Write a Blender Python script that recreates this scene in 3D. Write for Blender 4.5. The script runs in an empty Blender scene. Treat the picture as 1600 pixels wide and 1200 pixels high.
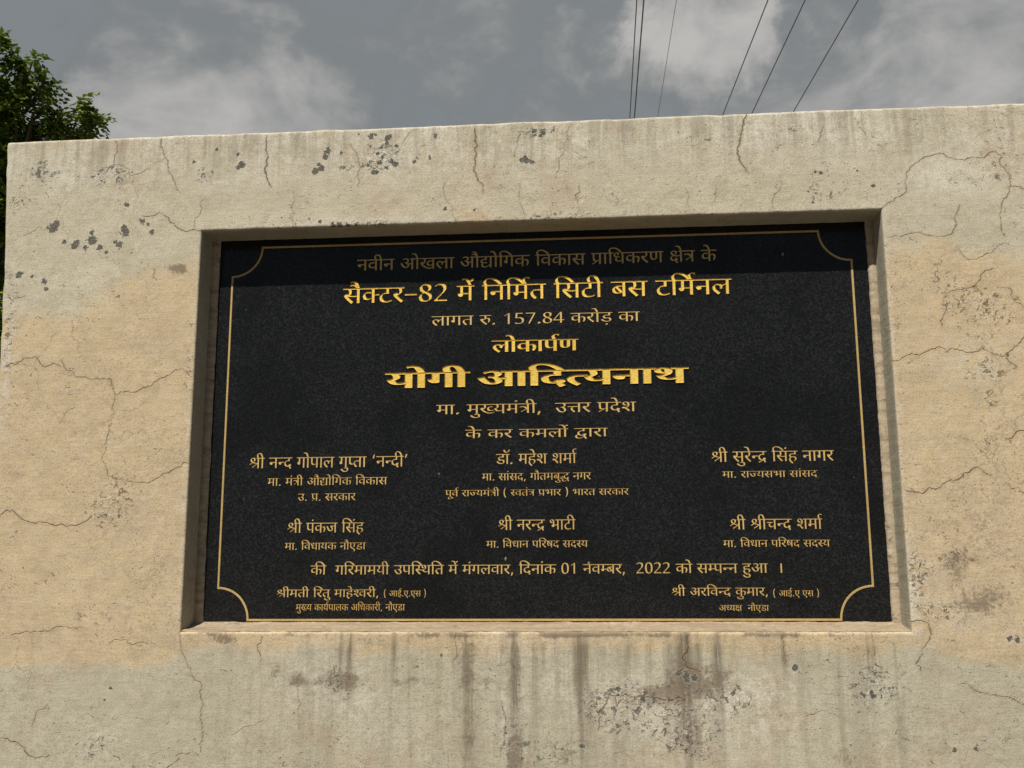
import bpy, bmesh, math, random
import numpy as np
from mathutils import Vector, Matrix

scene = bpy.context.scene
col = scene.collection
random.seed(7)
RNG = np.random.default_rng(11)
GZ = 2.34          # height of the plaque's upper border line above the ground (m)

# ------------------------------------------------------------------ camera
cam_d = bpy.data.cameras.new("camera")
cam_d.sensor_width = 36.0
cam_d.lens = 36.0
cam_d.clip_start = 0.05
cam_d.clip_end = 5000.0
cam = bpy.data.objects.new("camera", cam_d)
col.objects.link(cam)
cam.matrix_world = Matrix((
    (0.996671, 0.018820, 0.079321, 0.88696),
    (0.081408, -0.178051, -0.980648, -2.38678),
    (-0.004333, 0.983841, -0.178991, 1.54794),
    (0, 0, 0, 1)))
scene.camera = cam

# ------------------------------------------------------------------ exposure
scene.view_settings.view_transform = 'Standard'
scene.view_settings.look = 'None'
scene.view_settings.exposure = 0.21
scene.view_settings.gamma = 1.0
scene.view_settings.use_curve_mapping = False

# ------------------------------------------------------------------ node helper
class NT:
    """short-hand for building node graphs"""
    def __init__(self, tree):
        self.t = tree; self.n = tree.nodes; self.l = tree.links
    def new(self, kind, **kw):
        n = self.n.new(kind)
        for k, v in kw.items(): setattr(n, k, v)
        return n
    def put(self, sock, v):
        if isinstance(v, bpy.types.NodeSocket): self.l.new(v, sock)
        elif isinstance(v, (tuple, list)) and len(v) == 3 and sock.type == 'RGBA': sock.default_value = (*v, 1)
        else: sock.default_value = v
    def m(self, op, a, b=0.0, c=0.0):
        n = self.new('ShaderNodeMath', operation=op)
        self.put(n.inputs[0], a); self.put(n.inputs[1], b); self.put(n.inputs[2], c)
        return n.outputs[0]
    def ramp(self, v, lo, hi, a=0.0, b=1.0, smooth=True):
        n = self.new('ShaderNodeMapRange', interpolation_type='SMOOTHSTEP' if smooth else 'LINEAR')
        self.put(n.inputs['Value'], v); self.put(n.inputs['From Min'], lo); self.put(n.inputs['From Max'], hi)
        self.put(n.inputs['To Min'], a); self.put(n.inputs['To Max'], b)
        return n.outputs['Result']
    def mix(self, f, a, b, mode='MIX'):
        n = self.new('ShaderNodeMix', data_type='RGBA', blend_type=mode)
        self.put(n.inputs[0], f); self.put(n.inputs[6], a); self.put(n.inputs[7], b)
        return n.outputs[2]
    def noise(self, vec, scale, detail=3.0, rough=0.5, dist=0.0, out=0):
        n = self.new('ShaderNodeTexNoise')
        if vec is not None: self.put(n.inputs['Vector'], vec)
        n.inputs['Scale'].default_value = scale; n.inputs['Detail'].default_value = detail
        n.inputs['Roughness'].default_value = rough; n.inputs['Distortion'].default_value = dist
        return n.outputs[out]
    def voro(self, vec, scale, feature='F1', rand=1.0):
        n = self.new('ShaderNodeTexVoronoi', feature=feature)
        self.put(n.inputs['Vector'], vec); n.inputs['Scale'].default_value = scale
        n.inputs['Randomness'].default_value = rand
        return n
    def map(self, vec, scale=(1, 1, 1), loc=(0, 0, 0)):
        n = self.new('ShaderNodeMapping')
        self.put(n.inputs['Vector'], vec); n.inputs['Scale'].default_value = scale; n.inputs['Location'].default_value = loc
        return n.outputs[0]
    def attr(self, name):
        return self.new('ShaderNodeAttribute', attribute_name=name).outputs['Fac']

# brighter and darker banks of cloud: direction, inner and outer angle (degrees), gain
CLOUD_BANKS = [
    ((-.354, .830, .431), .5, 8, .20), ((-.415, .823, .392), .5, 5, .08), ((-.287, .861, .419), .5, 6, .16),
    ((.098, .872, .479), .3, 5.0, .46), ((.072, .870, .489), .2, 2.6, .16), ((.129, .874, .469), .3, 3.2, .16), ((.03, .874, .47), .3, 3.5, .16),
    ((-.025, .880, .474), .2, 2.2, .28), ((.332, .833, .443), 1, 6, .26), ((.22, .865, .455), 1, 6, .18),
    ((-.137, .889, .438), 1, 6, -.14), ((-.346, .803, .484), 1, 6, -.1), ((-.03, .860, .502), .5, 4, -.12), ((.2, .85, .5), .5, 3.5, -.2), ((-.49, .75, .45), 1, 5, -.3)]
# ------------------------------------------------------------------ world: hazy sky with broken grey cloud
SUN_DIR = Vector((-0.31, -1.0, 1.55)).normalized()
world = bpy.data.worlds.new("World")
scene.world = world
world.use_nodes = True
world.node_tree.nodes.clear()
w = NT(world.node_tree)
sky = w.new('ShaderNodeTexSky', sky_type='NISHITA')
sky.sun_disc = False
sky.sun_elevation = math.asin(SUN_DIR.z)
sky.sun_rotation = math.atan2(SUN_DIR.x, SUN_DIR.y)
sky.air_density = 1.5; sky.dust_density = 3.0
D = w.new('ShaderNodeTexCoord').outputs['Generated']
# ragged edges for the banks: the direction is pushed about by turbulence
wn = w.new('ShaderNodeVectorMath', operation='MULTIPLY_ADD')
w.put(wn.inputs[0], w.noise(D, 13.0, 10, .62, .3, out=1)); wn.inputs[1].default_value = (.13, .13, .13); wn.inputs[2].default_value = (-.065, -.065, -.065)
wa = w.new('ShaderNodeVectorMath', operation='ADD'); w.put(wa.inputs[0], D); w.put(wa.inputs[1], wn.outputs[0])
wz = w.new('ShaderNodeVectorMath', operation='NORMALIZE'); w.put(wz.inputs[0], wa.outputs[0])
DW = wz.outputs[0]
def cap(d, r0, r1):
    """1 inside r0 degrees round direction d, 0 beyond r1"""
    n = w.new('ShaderNodeVectorMath', operation='DOT_PRODUCT')
    w.put(n.inputs[0], DW); n.inputs[1].default_value = Vector(d).normalized()
    return w.ramp(n.outputs['Value'], math.cos(math.radians(r1)), math.cos(math.radians(r0)))
flat = w.map(D, (1, 1, 1.7))
broad = w.noise(flat, 3.2, 4, .5, .3)
billow = w.noise(flat, 7.0, 10, .58, .4)
fine = w.noise(flat, 24.0, 6, .6, .4)
light = w.m('ADD', w.m('MULTIPLY', broad, .8), w.m('MULTIPLY', w.ramp(billow, .28, .72), .5))
for d, r0, r1, g in CLOUD_BANKS:
    light = w.m('MULTIPLY_ADD', cap(d, r0, r1), g, light)
light = w.m('MULTIPLY_ADD', w.m('SUBTRACT', fine, .5), .34, light)
cover = w.ramp(light, .36, .78)
shade = w.ramp(light, .52, 1.34)
cloud = w.mix(shade, (1.75, 1.89, 1.96), (4.35, 4.22, 4.08))
blue = w.mix(.93, sky.outputs[0], (1.9, 2.02, 2.08))
# the unseen sky towards the sun is darkened to cut the fill light
sep = w.new('ShaderNodeSeparateXYZ'); w.put(sep.inputs[0], D)
south = w.ramp(sep.outputs['Y'], .25, -.35)
skycol = w.mix(w.m('MULTIPLY', cover, w.m('SUBTRACT', 1.0, w.m('MULTIPLY', south, .8))), blue, cloud)
skycol = w.mix(w.m('MULTIPLY', south, .75), skycol, (.75, 1.05, 1.45))
bg = w.new('ShaderNodeBackground')
w.put(bg.inputs['Color'], skycol)
bg.inputs['Strength'].default_value = 0.1
wo = w.new('ShaderNodeOutputWorld')
w.l.new(bg.outputs[0], wo.inputs['Surface'])

# ------------------------------------------------------------------ sun
sun_d = bpy.data.lights.new("sun", 'SUN')
sun_d.energy = 5.0
sun_d.angle = math.radians(0.6)
sun_d.color = (1.0, 0.95, 0.835)
sun = bpy.data.objects.new("sun", sun_d)
col.objects.link(sun)
sun.rotation_euler = SUN_DIR.to_track_quat('Z', 'Y').to_euler()
sun.location = (-4, -14, 22)

# ------------------------------------------------------------------ object helpers
def empty(name, loc, label=None, cat=None, group=None):
    o = bpy.data.objects.new(name, None)
    o.empty_display_size = 0.1
    col.objects.link(o); o.location = loc
    return tag(o, label, cat, group)
def tag(o, label=None, cat=None, group=None, kind=None):
    if label: o["label"] = label
    if cat: o["category"] = cat
    if group: o["group"] = group
    if kind: o["kind"] = kind
    return o
def link(name, me, mat, parent=None):
    o = bpy.data.objects.new(name, me)
    col.objects.link(o)
    if mat and not me.materials: me.materials.append(mat)
    if parent:
        o.parent = parent
        o.matrix_parent_inverse = Matrix.Translation(-parent.location)
    return o
def raw_mesh(name, verts, quads=None, tris=None, smooth=False):
    verts = np.asarray(verts, np.float32)
    me = bpy.data.meshes.new(name)
    me.vertices.add(len(verts)); me.vertices.foreach_set("co", verts.ravel())
    q = np.asarray(quads if quads is not None else np.zeros((0, 4)), np.int32).reshape(-1, 4)
    t = np.asarray(tris if tris is not None else np.zeros((0, 3)), np.int32).reshape(-1, 3)
    me.loops.add(q.size + t.size)
    me.loops.foreach_set("vertex_index", np.concatenate([q.ravel(), t.ravel()]))
    me.polygons.add(len(q) + len(t))
    start = np.concatenate([np.arange(len(q)) * 4, q.size + np.arange(len(t)) * 3]).astype(np.int32)
    me.polygons.foreach_set("loop_start", start)
    if smooth: me.polygons.foreach_set("use_smooth", np.ones(len(q) + len(t), bool))
    else: me.polygons.foreach_set("use_smooth", np.zeros(len(q) + len(t), bool))
    me.update(calc_edges=True); me.validate()
    return me
def new_mat(name):
    m = bpy.data.materials.new(name); m.use_nodes = True
    m.node_tree.nodes.clear()
    nt = NT(m.node_tree)
    b = nt.new('ShaderNodeBsdfPrincipled'); o = nt.new('ShaderNodeOutputMaterial')
    nt.l.new(b.outputs[0], o.inputs['Surface'])
    return m, nt, b
def bump(nt, b, height, dist, strength=1.0):
    n = nt.new('ShaderNodeBump'); n.inputs['Distance'].default_value = dist; n.inputs['Strength'].default_value = strength
    nt.put(n.inputs['Height'], height); nt.l.new(n.outputs[0], b.inputs['Normal'])
def vnoise(x, z, cell, seed, octaves=1):
    """value noise sampled at arrays x, z"""
    tot = 0; amp = 1; s = 0
    for k in range(octaves):
        g = np.random.default_rng(seed + k).random((256, 256))
        u = x / cell + 40; v = z / cell + 40
        i = np.floor(u).astype(int); j = np.floor(v).astype(int); a = u - i; b = v - j
        a = a * a * (3 - 2 * a); b = b * b * (3 - 2 * b)
        i0, j0, i1, j1 = i % 256, j % 256, (i + 1) % 256, (j + 1) % 256
        tot = tot + amp * ((g[i0, j0] * (1 - a) + g[i1, j0] * a) * (1 - b) + (g[i0, j1] * (1 - a) + g[i1, j1] * a) * b)
        s += amp; amp *= .5; cell = cell / 2
    return tot / s

# ------------------------------------------------------------------ data: wear of the wall (metres on its face), glyph outlines, lettering
CABLES = [
    ((1.561, 10.27, 9.048), (1.583, 13.986, 9.048), .0078, "thinner cable of the close-set pair above the middle of the wall"),
    ((1.655, 10.279, 9.048), (1.659, 13.993, 9.048), .010, "thicker cable of the close-set pair above the middle of the wall"),
    ((2.331, 12.858, 10.548), (2.28, 17.311, 10.548), .0045, "faint thin cable just right of the close-set pair in the sky"),
    ((3.151, 9.572, 8.548), (2.986, 12.818, 8.548), .0078, "leftmost of the three slanting cables above the wall"),
    ((3.615, 9.613, 8.548), (3.432, 12.836, 8.548), .0078, "middle one of the three slanting cables above the wall"),
    ((4.278, 9.672, 8.548), (4.067, 12.825, 8.548), .0078, "rightmost of the three slanting cables above the wall")]
LEAF_DENSITY = 0.7
TREE_LOBES = [((-5.66, 8.35, 7.48), 0.19), ((-6.01, 8.46, 7.33), 0.26), ((-5.63, 8.47, 7.28), 0.15), ((-5.76, 8.68, 6.97), 0.28), ((-5.51, 8.79, 7.05), 0.2), ((-5.24, 8.79, 7.1), 0.15), ((-5.14, 8.89, 7.0), 0.08), ((-6.13, 8.98, 6.92), 0.3), ((-5.61, 9.15, 6.95), 0.22), ((-6.0, 8.16, 7.66), 0.04), ((-6.44, 8.36, 7.26), 0.42),
    ((-6.6, 8.4, 6.6), .65), ((-6.2, 8.9, 6.1), .55), ((-5.75, 9.1, 6.1), .38), ((-7.4, 7.9, 7.3), .7), ((-7.6, 8.6, 6.6), .95), ((-8.6, 9.3, 6.8), 1.1), ((-7.6, 9.6, 7.0), .8), ((-8.3, 10.8, 7.6), 1.0),
    ((-6.3, 9.4, 5.2), .7), ((-6.4, 9.0, 4.3), .6), ((-6.3, 9.4, 3.6), .6), ((-7.4, 8.6, 5.2), .8), ((-6.8, 11.0, 5.6), .8), ((-8.6, 9.0, 5.0), .9)]
# run-off under the sill: position, half width, length, strength
RUNS = [(0.2191, 0.0088, 0.162, 0.5), (0.2379, 0.0044, 0.088, 0.5), (0.3204, 0.0147, 0.221, 0.8), (0.3391, 0.0059, 0.118, 0.8), (0.4024, 0.0074, 0.088, 0.4), (0.4382, 0.0118, 0.177, 0.7), (0.4996, 0.0074, 0.133, 0.4), (0.5565, 0.0074, 0.088, 0.5), (0.5990, 0.0103, 0.339, 0.9), (0.6103, 0.0044, 0.295, 0.6), (0.6442, 0.0074, 0.133, 0.6), (0.6766, 0.0088, 0.177, 0.5), (0.7047, 0.0118, 0.339, 1), (0.7425, 0.0074, 0.192, 0.5), (0.7677, 0.0088, 0.162, 0.7), (0.7929, 0.0044, 0.133, 0.5), (0.8444, 0.0133, 0.354, 0.9), (0.8625, 0.0059, 0.206, 0.6), (0.8999, 0.0103, 0.162, 0.6), (0.9552, 0.0088, 0.133, 0.5), (0.9938, 0.0118, 0.192, 0.6), (1.0377, 0.0088, 0.147, 0.5), (1.0747, 0.0177, 0.295, 1.2), (1.0993, 0.0088, 0.354, 0.8), (1.1470, 0.0133, 0.206, 0.9), (1.1810, 0.0059, 0.118, 0.5), (1.2285, 0.0074, 0.103, 0.4), (1.2825, 0.0103, 0.147, 0.7), (1.3323, 0.0074, 0.088, 0.4), (1.3966, 0.0088, 0.295, 0.35), (1.4659, 0.0133, 0.177, 0.8), (1.5164, 0.0103, 0.354, 0.5), (0.4711, 0.0088, 0.295, 0.4), (0.3780, 0.0059, 0.265, 0.4)]
CRACKS = [
  (1.3, 1, [(0.0996, 2.5998), (0.0979, 2.5616), (0.1035, 2.5398), (0.0981, 2.5169), (0.1021, 2.4953), (0.116, 2.4653)]),
  (1.1, 0.75, [(-0.1679, 2.6022), (-0.1666, 2.5803), (-0.1571, 2.5582), (-0.1454, 2.5244), (-0.1289, 2.4906), (-0.1162, 2.4654)]),
  (1, 0.7, [(-0.2859, 2.6019), (-0.2811, 2.5798), (-0.2845, 2.5564), (-0.2866, 2.5397)]),
  (0.8, 0.6, [(-0.3348, 2.5248), (-0.3139, 2.5307), (-0.2865, 2.5381), (-0.2618, 2.5354), (-0.242, 2.508), (-0.2195, 2.5122), (-0.2023, 2.5249), (-0.1925, 2.5228)]),
  (1.1, 0.85, [(-0.203, 2.4043), (-0.1803, 2.4035), (-0.1598, 2.411), (-0.1381, 2.3972), (-0.1208, 2.3754), (-0.1041, 2.3635), (-0.0879, 2.3597), (-0.0722, 2.3641), (-0.056, 2.3603)]),
  (0.7, 0.5, [(-0.0491, 2.4433), (-0.0595, 2.4272), (-0.0628, 2.3996), (-0.0716, 2.3836), (-0.0723, 2.3657)]),
  (0.8, 0.6, [(-0.5028, 2.3631), (-0.4823, 2.3724), (-0.4668, 2.3834), (-0.4464, 2.3745)]),
  (0.7, 0.5, [(0.1704, 2.4519), (0.1742, 2.4355), (0.167, 2.4146), (0.1695, 2.387), (0.1734, 2.3659)]),
  (1.5, 1, [(1.2604, 2.6044), (1.2486, 2.5726), (1.2413, 2.5408), (1.2343, 2.5171), (1.2377, 2.4931), (1.2473, 2.4769), (1.2542, 2.4639)]),
  (1.4, 0.7, [(0.72, 2.5829), (0.7184, 2.5699), (0.7167, 2.5455), (0.7089, 2.5214)]),
  (0.7, 0.5, [(0.8415, 2.5943), (0.8287, 2.5492), (0.8206, 2.5171), (0.8047, 2.4614)]),
  (0.7, 0.6, [(0.8621, 2.4433), (0.854, 2.4117), (0.8486, 2.3565)]),
  (1, 0.65, [(1.5542, 2.3626), (1.5738, 2.3758), (1.5992, 2.3904), (1.6142, 2.4007), (1.617, 2.4395), (1.6302, 2.4624), (1.6606, 2.4847), (1.6824, 2.4886), (1.7176, 2.4794), (1.7529, 2.4734), (1.7889, 2.4767), (1.8186, 2.4911), (1.8317, 2.4781), (1.8261, 2.4628), (1.8425, 2.4389), (1.8468, 2.4079), (1.8328, 2.3776), (1.821, 2.355), (1.8249, 2.2864)]),
  (0.9, 0.8, [(1.8465, 2.4048), (1.8808, 2.3943)]),
  (1, 0.7, [(1.5609, 2.2917), (1.6466, 2.2966), (1.6745, 2.2912), (1.7104, 2.2976), (1.7193, 2.3202), (1.73, 2.3658)]),
  (0.7, 0.5, [(1.3313, 2.4469), (1.3251, 2.411), (1.3085, 2.3694)]),
  (0.6, 0.4, [(1.112, 2.4264), (1.1136, 2.387)]),
  (0.6, 0.4, [(1.183, 2.4239), (1.1771, 2.3848)]),
  (0.8, 0.5, [(1.5146, 2.5776), (1.5235, 2.5565), (1.5406, 2.5289)]),
  (0.8, 0.6, [(1.715, 2.2671), (1.7235, 2.2503), (1.7893, 2.2483), (1.8031, 2.2614), (1.8193, 2.2715)]),
  (1, 0.8, [(1.792, 2.2136), (1.7703, 2.2053), (1.7558, 2.1818), (1.7352, 2.1689), (1.6941, 2.1626), (1.6775, 2.1466), (1.6664, 2.0936), (1.6684, 2.0832)]),
  (1, 0.8, [(1.7952, 2.1703), (1.8252, 2.1635), (1.8325, 2.1366), (1.8513, 2.1155)]),
  (1, 0.7, [(1.5595, 2.0049), (1.5824, 2.0132), (1.6132, 2.0155), (1.6392, 2.0295), (1.6591, 2.0349), (1.676, 2.02), (1.7202, 2.019), (1.7579, 2.0255), (1.7994, 2.0115), (1.8202, 2.0299), (1.8459, 2.0555)]),
  (1.1, 0.8, [(1.7994, 2.0115), (1.8231, 1.9849)]),
  (0.9, 0.8, [(1.7831, 1.8258), (1.8266, 1.8435)]),
  (1, 0.85, [(1.5612, 1.715), (1.6002, 1.709), (1.6133, 1.7214), (1.635, 1.7212), (1.6509, 1.7336), (1.6728, 1.7361), (1.6889, 1.7513), (1.7286, 1.7578), (1.7466, 1.7464)]),
  (0.8, 0.6, [(1.7747, 1.7294), (1.8019, 1.718), (1.814, 1.7041)]),
  (0.9, 0.85, [(1.5532, 1.434), (1.5864, 1.434), (1.5951, 1.4087), (1.5731, 1.3796), (1.5575, 1.3466), (1.5672, 1.3348)]),
  (0.8, 0.8, [(1.6479, 1.309), (1.6843, 1.2909), (1.7188, 1.2833), (1.7532, 1.2771), (1.774, 1.263)]),
  (0.9, 0.8, [(-0.5257, 2.0268), (-0.5135, 2.0344), (-0.4766, 2.0525), (-0.4271, 2.0342), (-0.3788, 2.0285)]),
  (0.9, 0.7, [(-0.3803, 2.0473), (-0.3575, 2.0203), (-0.32, 2.0055), (-0.2768, 1.9985), (-0.2563, 1.9981), (-0.2485, 1.9763), (-0.2412, 1.9608), (-0.1914, 1.966), (-0.1547, 1.9807), (-0.1247, 2.0002), (-0.1007, 2.0182), (-0.0535, 2.0095)]),
  (0.7, 0.6, [(-0.2412, 1.9608), (-0.2412, 1.9148), (-0.2532, 1.8845), (-0.2558, 1.8542), (-0.2633, 1.8045), (-0.2341, 1.7637), (-0.198, 1.7543)]),
  (0.9, 0.75, [(-0.198, 1.7543), (-0.1516, 1.7508), (-0.1068, 1.7726), (-0.0668, 1.7975), (-0.0512, 1.7913)]),
  (1, 0.85, [(-0.5099, 1.6711), (-0.4607, 1.6796), (-0.3969, 1.6613), (-0.3653, 1.6537), (-0.3143, 1.6533), (-0.2804, 1.6751)]),
  (0.8, 0.7, [(-0.4526, 1.4075), (-0.4181, 1.4146), (-0.377, 1.4147), (-0.3473, 1.4246), (-0.2818, 1.4204)]),
  (0.7, 0.7, [(-0.2193, 1.3893), (-0.1941, 1.395), (-0.1635, 1.3851), (-0.1294, 1.3894)]),
  (0.7, 0.7, [(-0.0561, 1.4106), (-0.0498, 1.3783), (-0.033, 1.3407), (-0.0232, 1.3227), (-0.0061, 1.3061), (0.0016, 1.2992), (0.0049, 1.2649), (0.004, 1.2238), (0.0102, 1.1899), (0.0048, 1.152)]),
  (1, 0.9, [(-0.4656, 1.1764), (-0.4404, 1.1807), (-0.4125, 1.17), (-0.3928, 1.1496), (-0.3724, 1.1375), (-0.3403, 1.146)]),
  (0.7, 0.6, [(-0.0488, 1.1474), (0.0022, 1.1466)]),
  (0.8, 0.8, [(-0.0412, 1.1421), (-0.069, 1.119)]),
  (0.9, 0.6, [(0.5731, 1.4109), (0.5776, 1.3629), (0.5707, 1.3356)]),
  (1.3, 0.95, [(1.0797, 1.4084), (1.08, 1.3774), (1.0696, 1.3546), (1.0746, 1.3412), (1.1057, 1.3306)]),
  (1.2, 0.5, [(1.2857, 1.4085), (1.2842, 1.3778), (1.2852, 1.3445)]),
  (1.2, 0.5, [(1.4701, 1.4087), (1.4739, 1.3648)]),
  (0.5, 0.35, [(0.0756, 1.1904), (0.1009, 1.2082), (0.1649, 1.2358)]),
  (0.8, 0.6, [(0.1364, 1.4037), (0.1258, 1.3758), (0.1343, 1.3481)]),
  (0.6, 0.4, [(-0.3622, 2.1461), (-0.3471, 2.0936), (-0.3403, 2.0668)]),
  (0.6, 0.4, [(-0.3398, 1.9318), (-0.3654, 1.9169), (-0.3746, 1.8925)]),
  (1, 0.55, [(0.3093, 2.5715), (0.3258, 2.5445), (0.3328, 2.513), (0.3337, 2.4721), (0.3293, 2.4576)]),
  (1.2, 0.4, [(0.4554, 2.5954), (0.4431, 2.5761), (0.4389, 2.545)]),
  (1.4, 0.95, [(0.6132, 2.5955), (0.6117, 2.5644), (0.6149, 2.5381), (0.6134, 2.5186), (0.6104, 2.4879), (0.6165, 2.478), (0.6304, 2.4565), (0.6335, 2.4339)]),
  (0.6, 0.5, [(0.541, 2.4646), (0.5412, 2.4291), (0.5568, 2.4045), (0.5709, 2.3593)]),
  (0.6, 0.5, [(0.7208, 2.4532), (0.7191, 2.4228), (0.7235, 2.3988), (0.731, 2.3683)]),
  (1, 0.5, [(1.4364, 2.5697), (1.4278, 2.5493), (1.4194, 2.5305)]),
  (1, 0.4, [(0.22, 1.3139), (0.2291, 1.2593), (0.228, 1.2051)]),
  (0.8, 0.7, [(0.6764, 1.2686), (0.6832, 1.2352), (0.6803, 1.1953), (0.6719, 1.1556)]),
  (1.1, 0.7, [(0.8835, 1.2101), (0.8884, 1.2498), (0.9056, 1.2831), (0.9604, 1.2768), (1.0286, 1.2705), (1.0629, 1.2773)]),
  (0.5, 0.5, [(-0.5165, 2.1979), (-0.4849, 2.2083)]),
  (0.6, 0.45, [(1.3238, 1.2395), (1.3902, 1.2386)]),
  (0.6, 0.5, [(-0.3851, 1.2005), (-0.3799, 1.2281), (-0.3521, 1.256)]),
]
PEELS = [
  (-0.429, 2.3821, 0.0162),
  (-0.4217, 2.3934, 0.0088),
  (-0.3982, 2.3435, 0.0088),
  (-0.3715, 2.3345, 0.0118),
  (-0.364, 2.3424, 0.0088),
  (-0.3286, 2.3462, 0.0147),
  (-0.33, 2.3658, 0.0088),
  (-0.3078, 2.3276, 0.0088),
  (-0.3435, 2.3287, 0.0074),
  (-0.2596, 2.331, 0.0118),
  (-0.2682, 2.3394, 0.0074),
  (-0.2456, 2.3631, 0.0147),
  (-0.2512, 2.3748, 0.0088),
  (-0.247, 2.4337, 0.0074),
  (-0.2038, 2.3912, 0.0088),
  (-0.1903, 2.3809, 0.0074),
  (-0.1778, 2.361, 0.0074),
  (-0.2891, 2.3141, 0.0059),
  (-0.0814, 2.5386, 0.0059),
  (0.0351, 2.5292, 0.0103),
  (0.0291, 2.5195, 0.0074),
  (0.0433, 2.5256, 0.0074),
  (0.0292, 2.5543, 0.0059),
  (-0.0248, 2.5697, 0.0059),
  (0.2528, 2.5539, 0.0103),
  (0.2485, 2.5376, 0.0088),
  (0.2381, 2.5116, 0.0103),
  (0.2225, 2.504, 0.0103),
  (0.2316, 2.5201, 0.0074),
  (0.3595, 2.5893, 0.0103),
  (0.3689, 2.5906, 0.0059),
  (0.399, 2.5828, 0.0088),
  (0.4069, 2.5858, 0.0074),
  (0.419, 2.5146, 0.0103),
  (0.411, 2.5247, 0.0074),
  (0.3993, 2.5663, 0.0059),
  (0.4246, 2.5603, 0.0059),
  (0.3662, 2.4937, 0.0074),
  (0.3755, 2.495, 0.0059),
  (0.4674, 2.5177, 0.0074),
  (0.472, 2.5273, 0.0059),
  (0.5047, 2.5244, 0.0044),
  (0.5031, 2.5294, 0.0044),
  (0.5167, 2.583, 0.0074),
  (0.2862, 2.546, 0.0059),
  (0.7258, 2.5127, 0.0074),
  (0.7395, 2.5106, 0.0088),
  (0.7517, 2.5052, 0.0074),
  (0.7335, 2.5189, 0.0059),
  (0.7723, 2.5726, 0.0074),
  (0.78, 2.5772, 0.0074),
  (0.757, 2.5847, 0.0074),
  (0.5135, 2.422, 0.0044),
  (0.543, 2.3969, 0.0059),
  (0.6121, 2.3898, 0.0059),
  (0.2137, 2.3823, 0.0044),
  (0.239, 2.375, 0.0059),
  (0.2706, 2.3659, 0.0074),
  (0.2862, 2.3654, 0.0103),
  (0.3097, 2.363, 0.0088),
  (0.3268, 2.3625, 0.0059),
  (0.1443, 2.3878, 0.0029),
  (1.3938, 2.4116, 0.0059),
  (1.4124, 2.458, 0.0059),
  (1.4239, 2.4545, 0.0059),
  (1.507, 2.4576, 0.0044),
  (1.5407, 2.4189, 0.0059),
  (1.4009, 2.3833, 0.0044),
  (-0.5057, 2.2621, 0.0103),
  (-0.4996, 2.2668, 0.0059),
  (-0.4728, 2.2579, 0.0059),
  (-0.4392, 2.2441, 0.0088),
  (-0.4344, 2.2246, 0.0059),
  (0.3814, 2.5177, 0.0074),
  (0.3889, 2.5338, 0.0059),
  (0.3988, 2.5056, 0.0059),
  (0.3762, 2.5425, 0.0059),
  (0.3532, 2.5139, 0.0044),
  (0.3853, 2.5586, 0.0044),
  (1.7706, 1.3983, 0.0088),
  (1.7551, 1.4009, 0.0074),
  (1.3064, 1.3393, 0.0088),
  (0.8486, 1.1743, 0.0088),
  (1.4657, 1.282, 0.0088),
  (1.4622, 1.2886, 0.0059),
  (-0.2096, 1.2914, 0.0059),
  (-0.2212, 1.265, 0.0044),
  (0.5421, 1.3642, 0.0044),
  (1.805, 2.0128, 0.0044),
  (1.6241, 1.1735, 0.0059),
  (1.667, 1.1765, 0.0059),
  (0.3278, 2.5939, 0.0029),
  (0.1002, 2.5036, 0.0044),
  (0.4553, 2.4904, 0.0044),
  (1.0739, 1.3199, 0.0133),
  (1.0605, 1.3278, 0.0103),
  (1.0915, 1.3173, 0.0088),
  (0.981, 1.2769, 0.0088),
  (0.9278, 1.2926, 0.0074),
]
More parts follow.
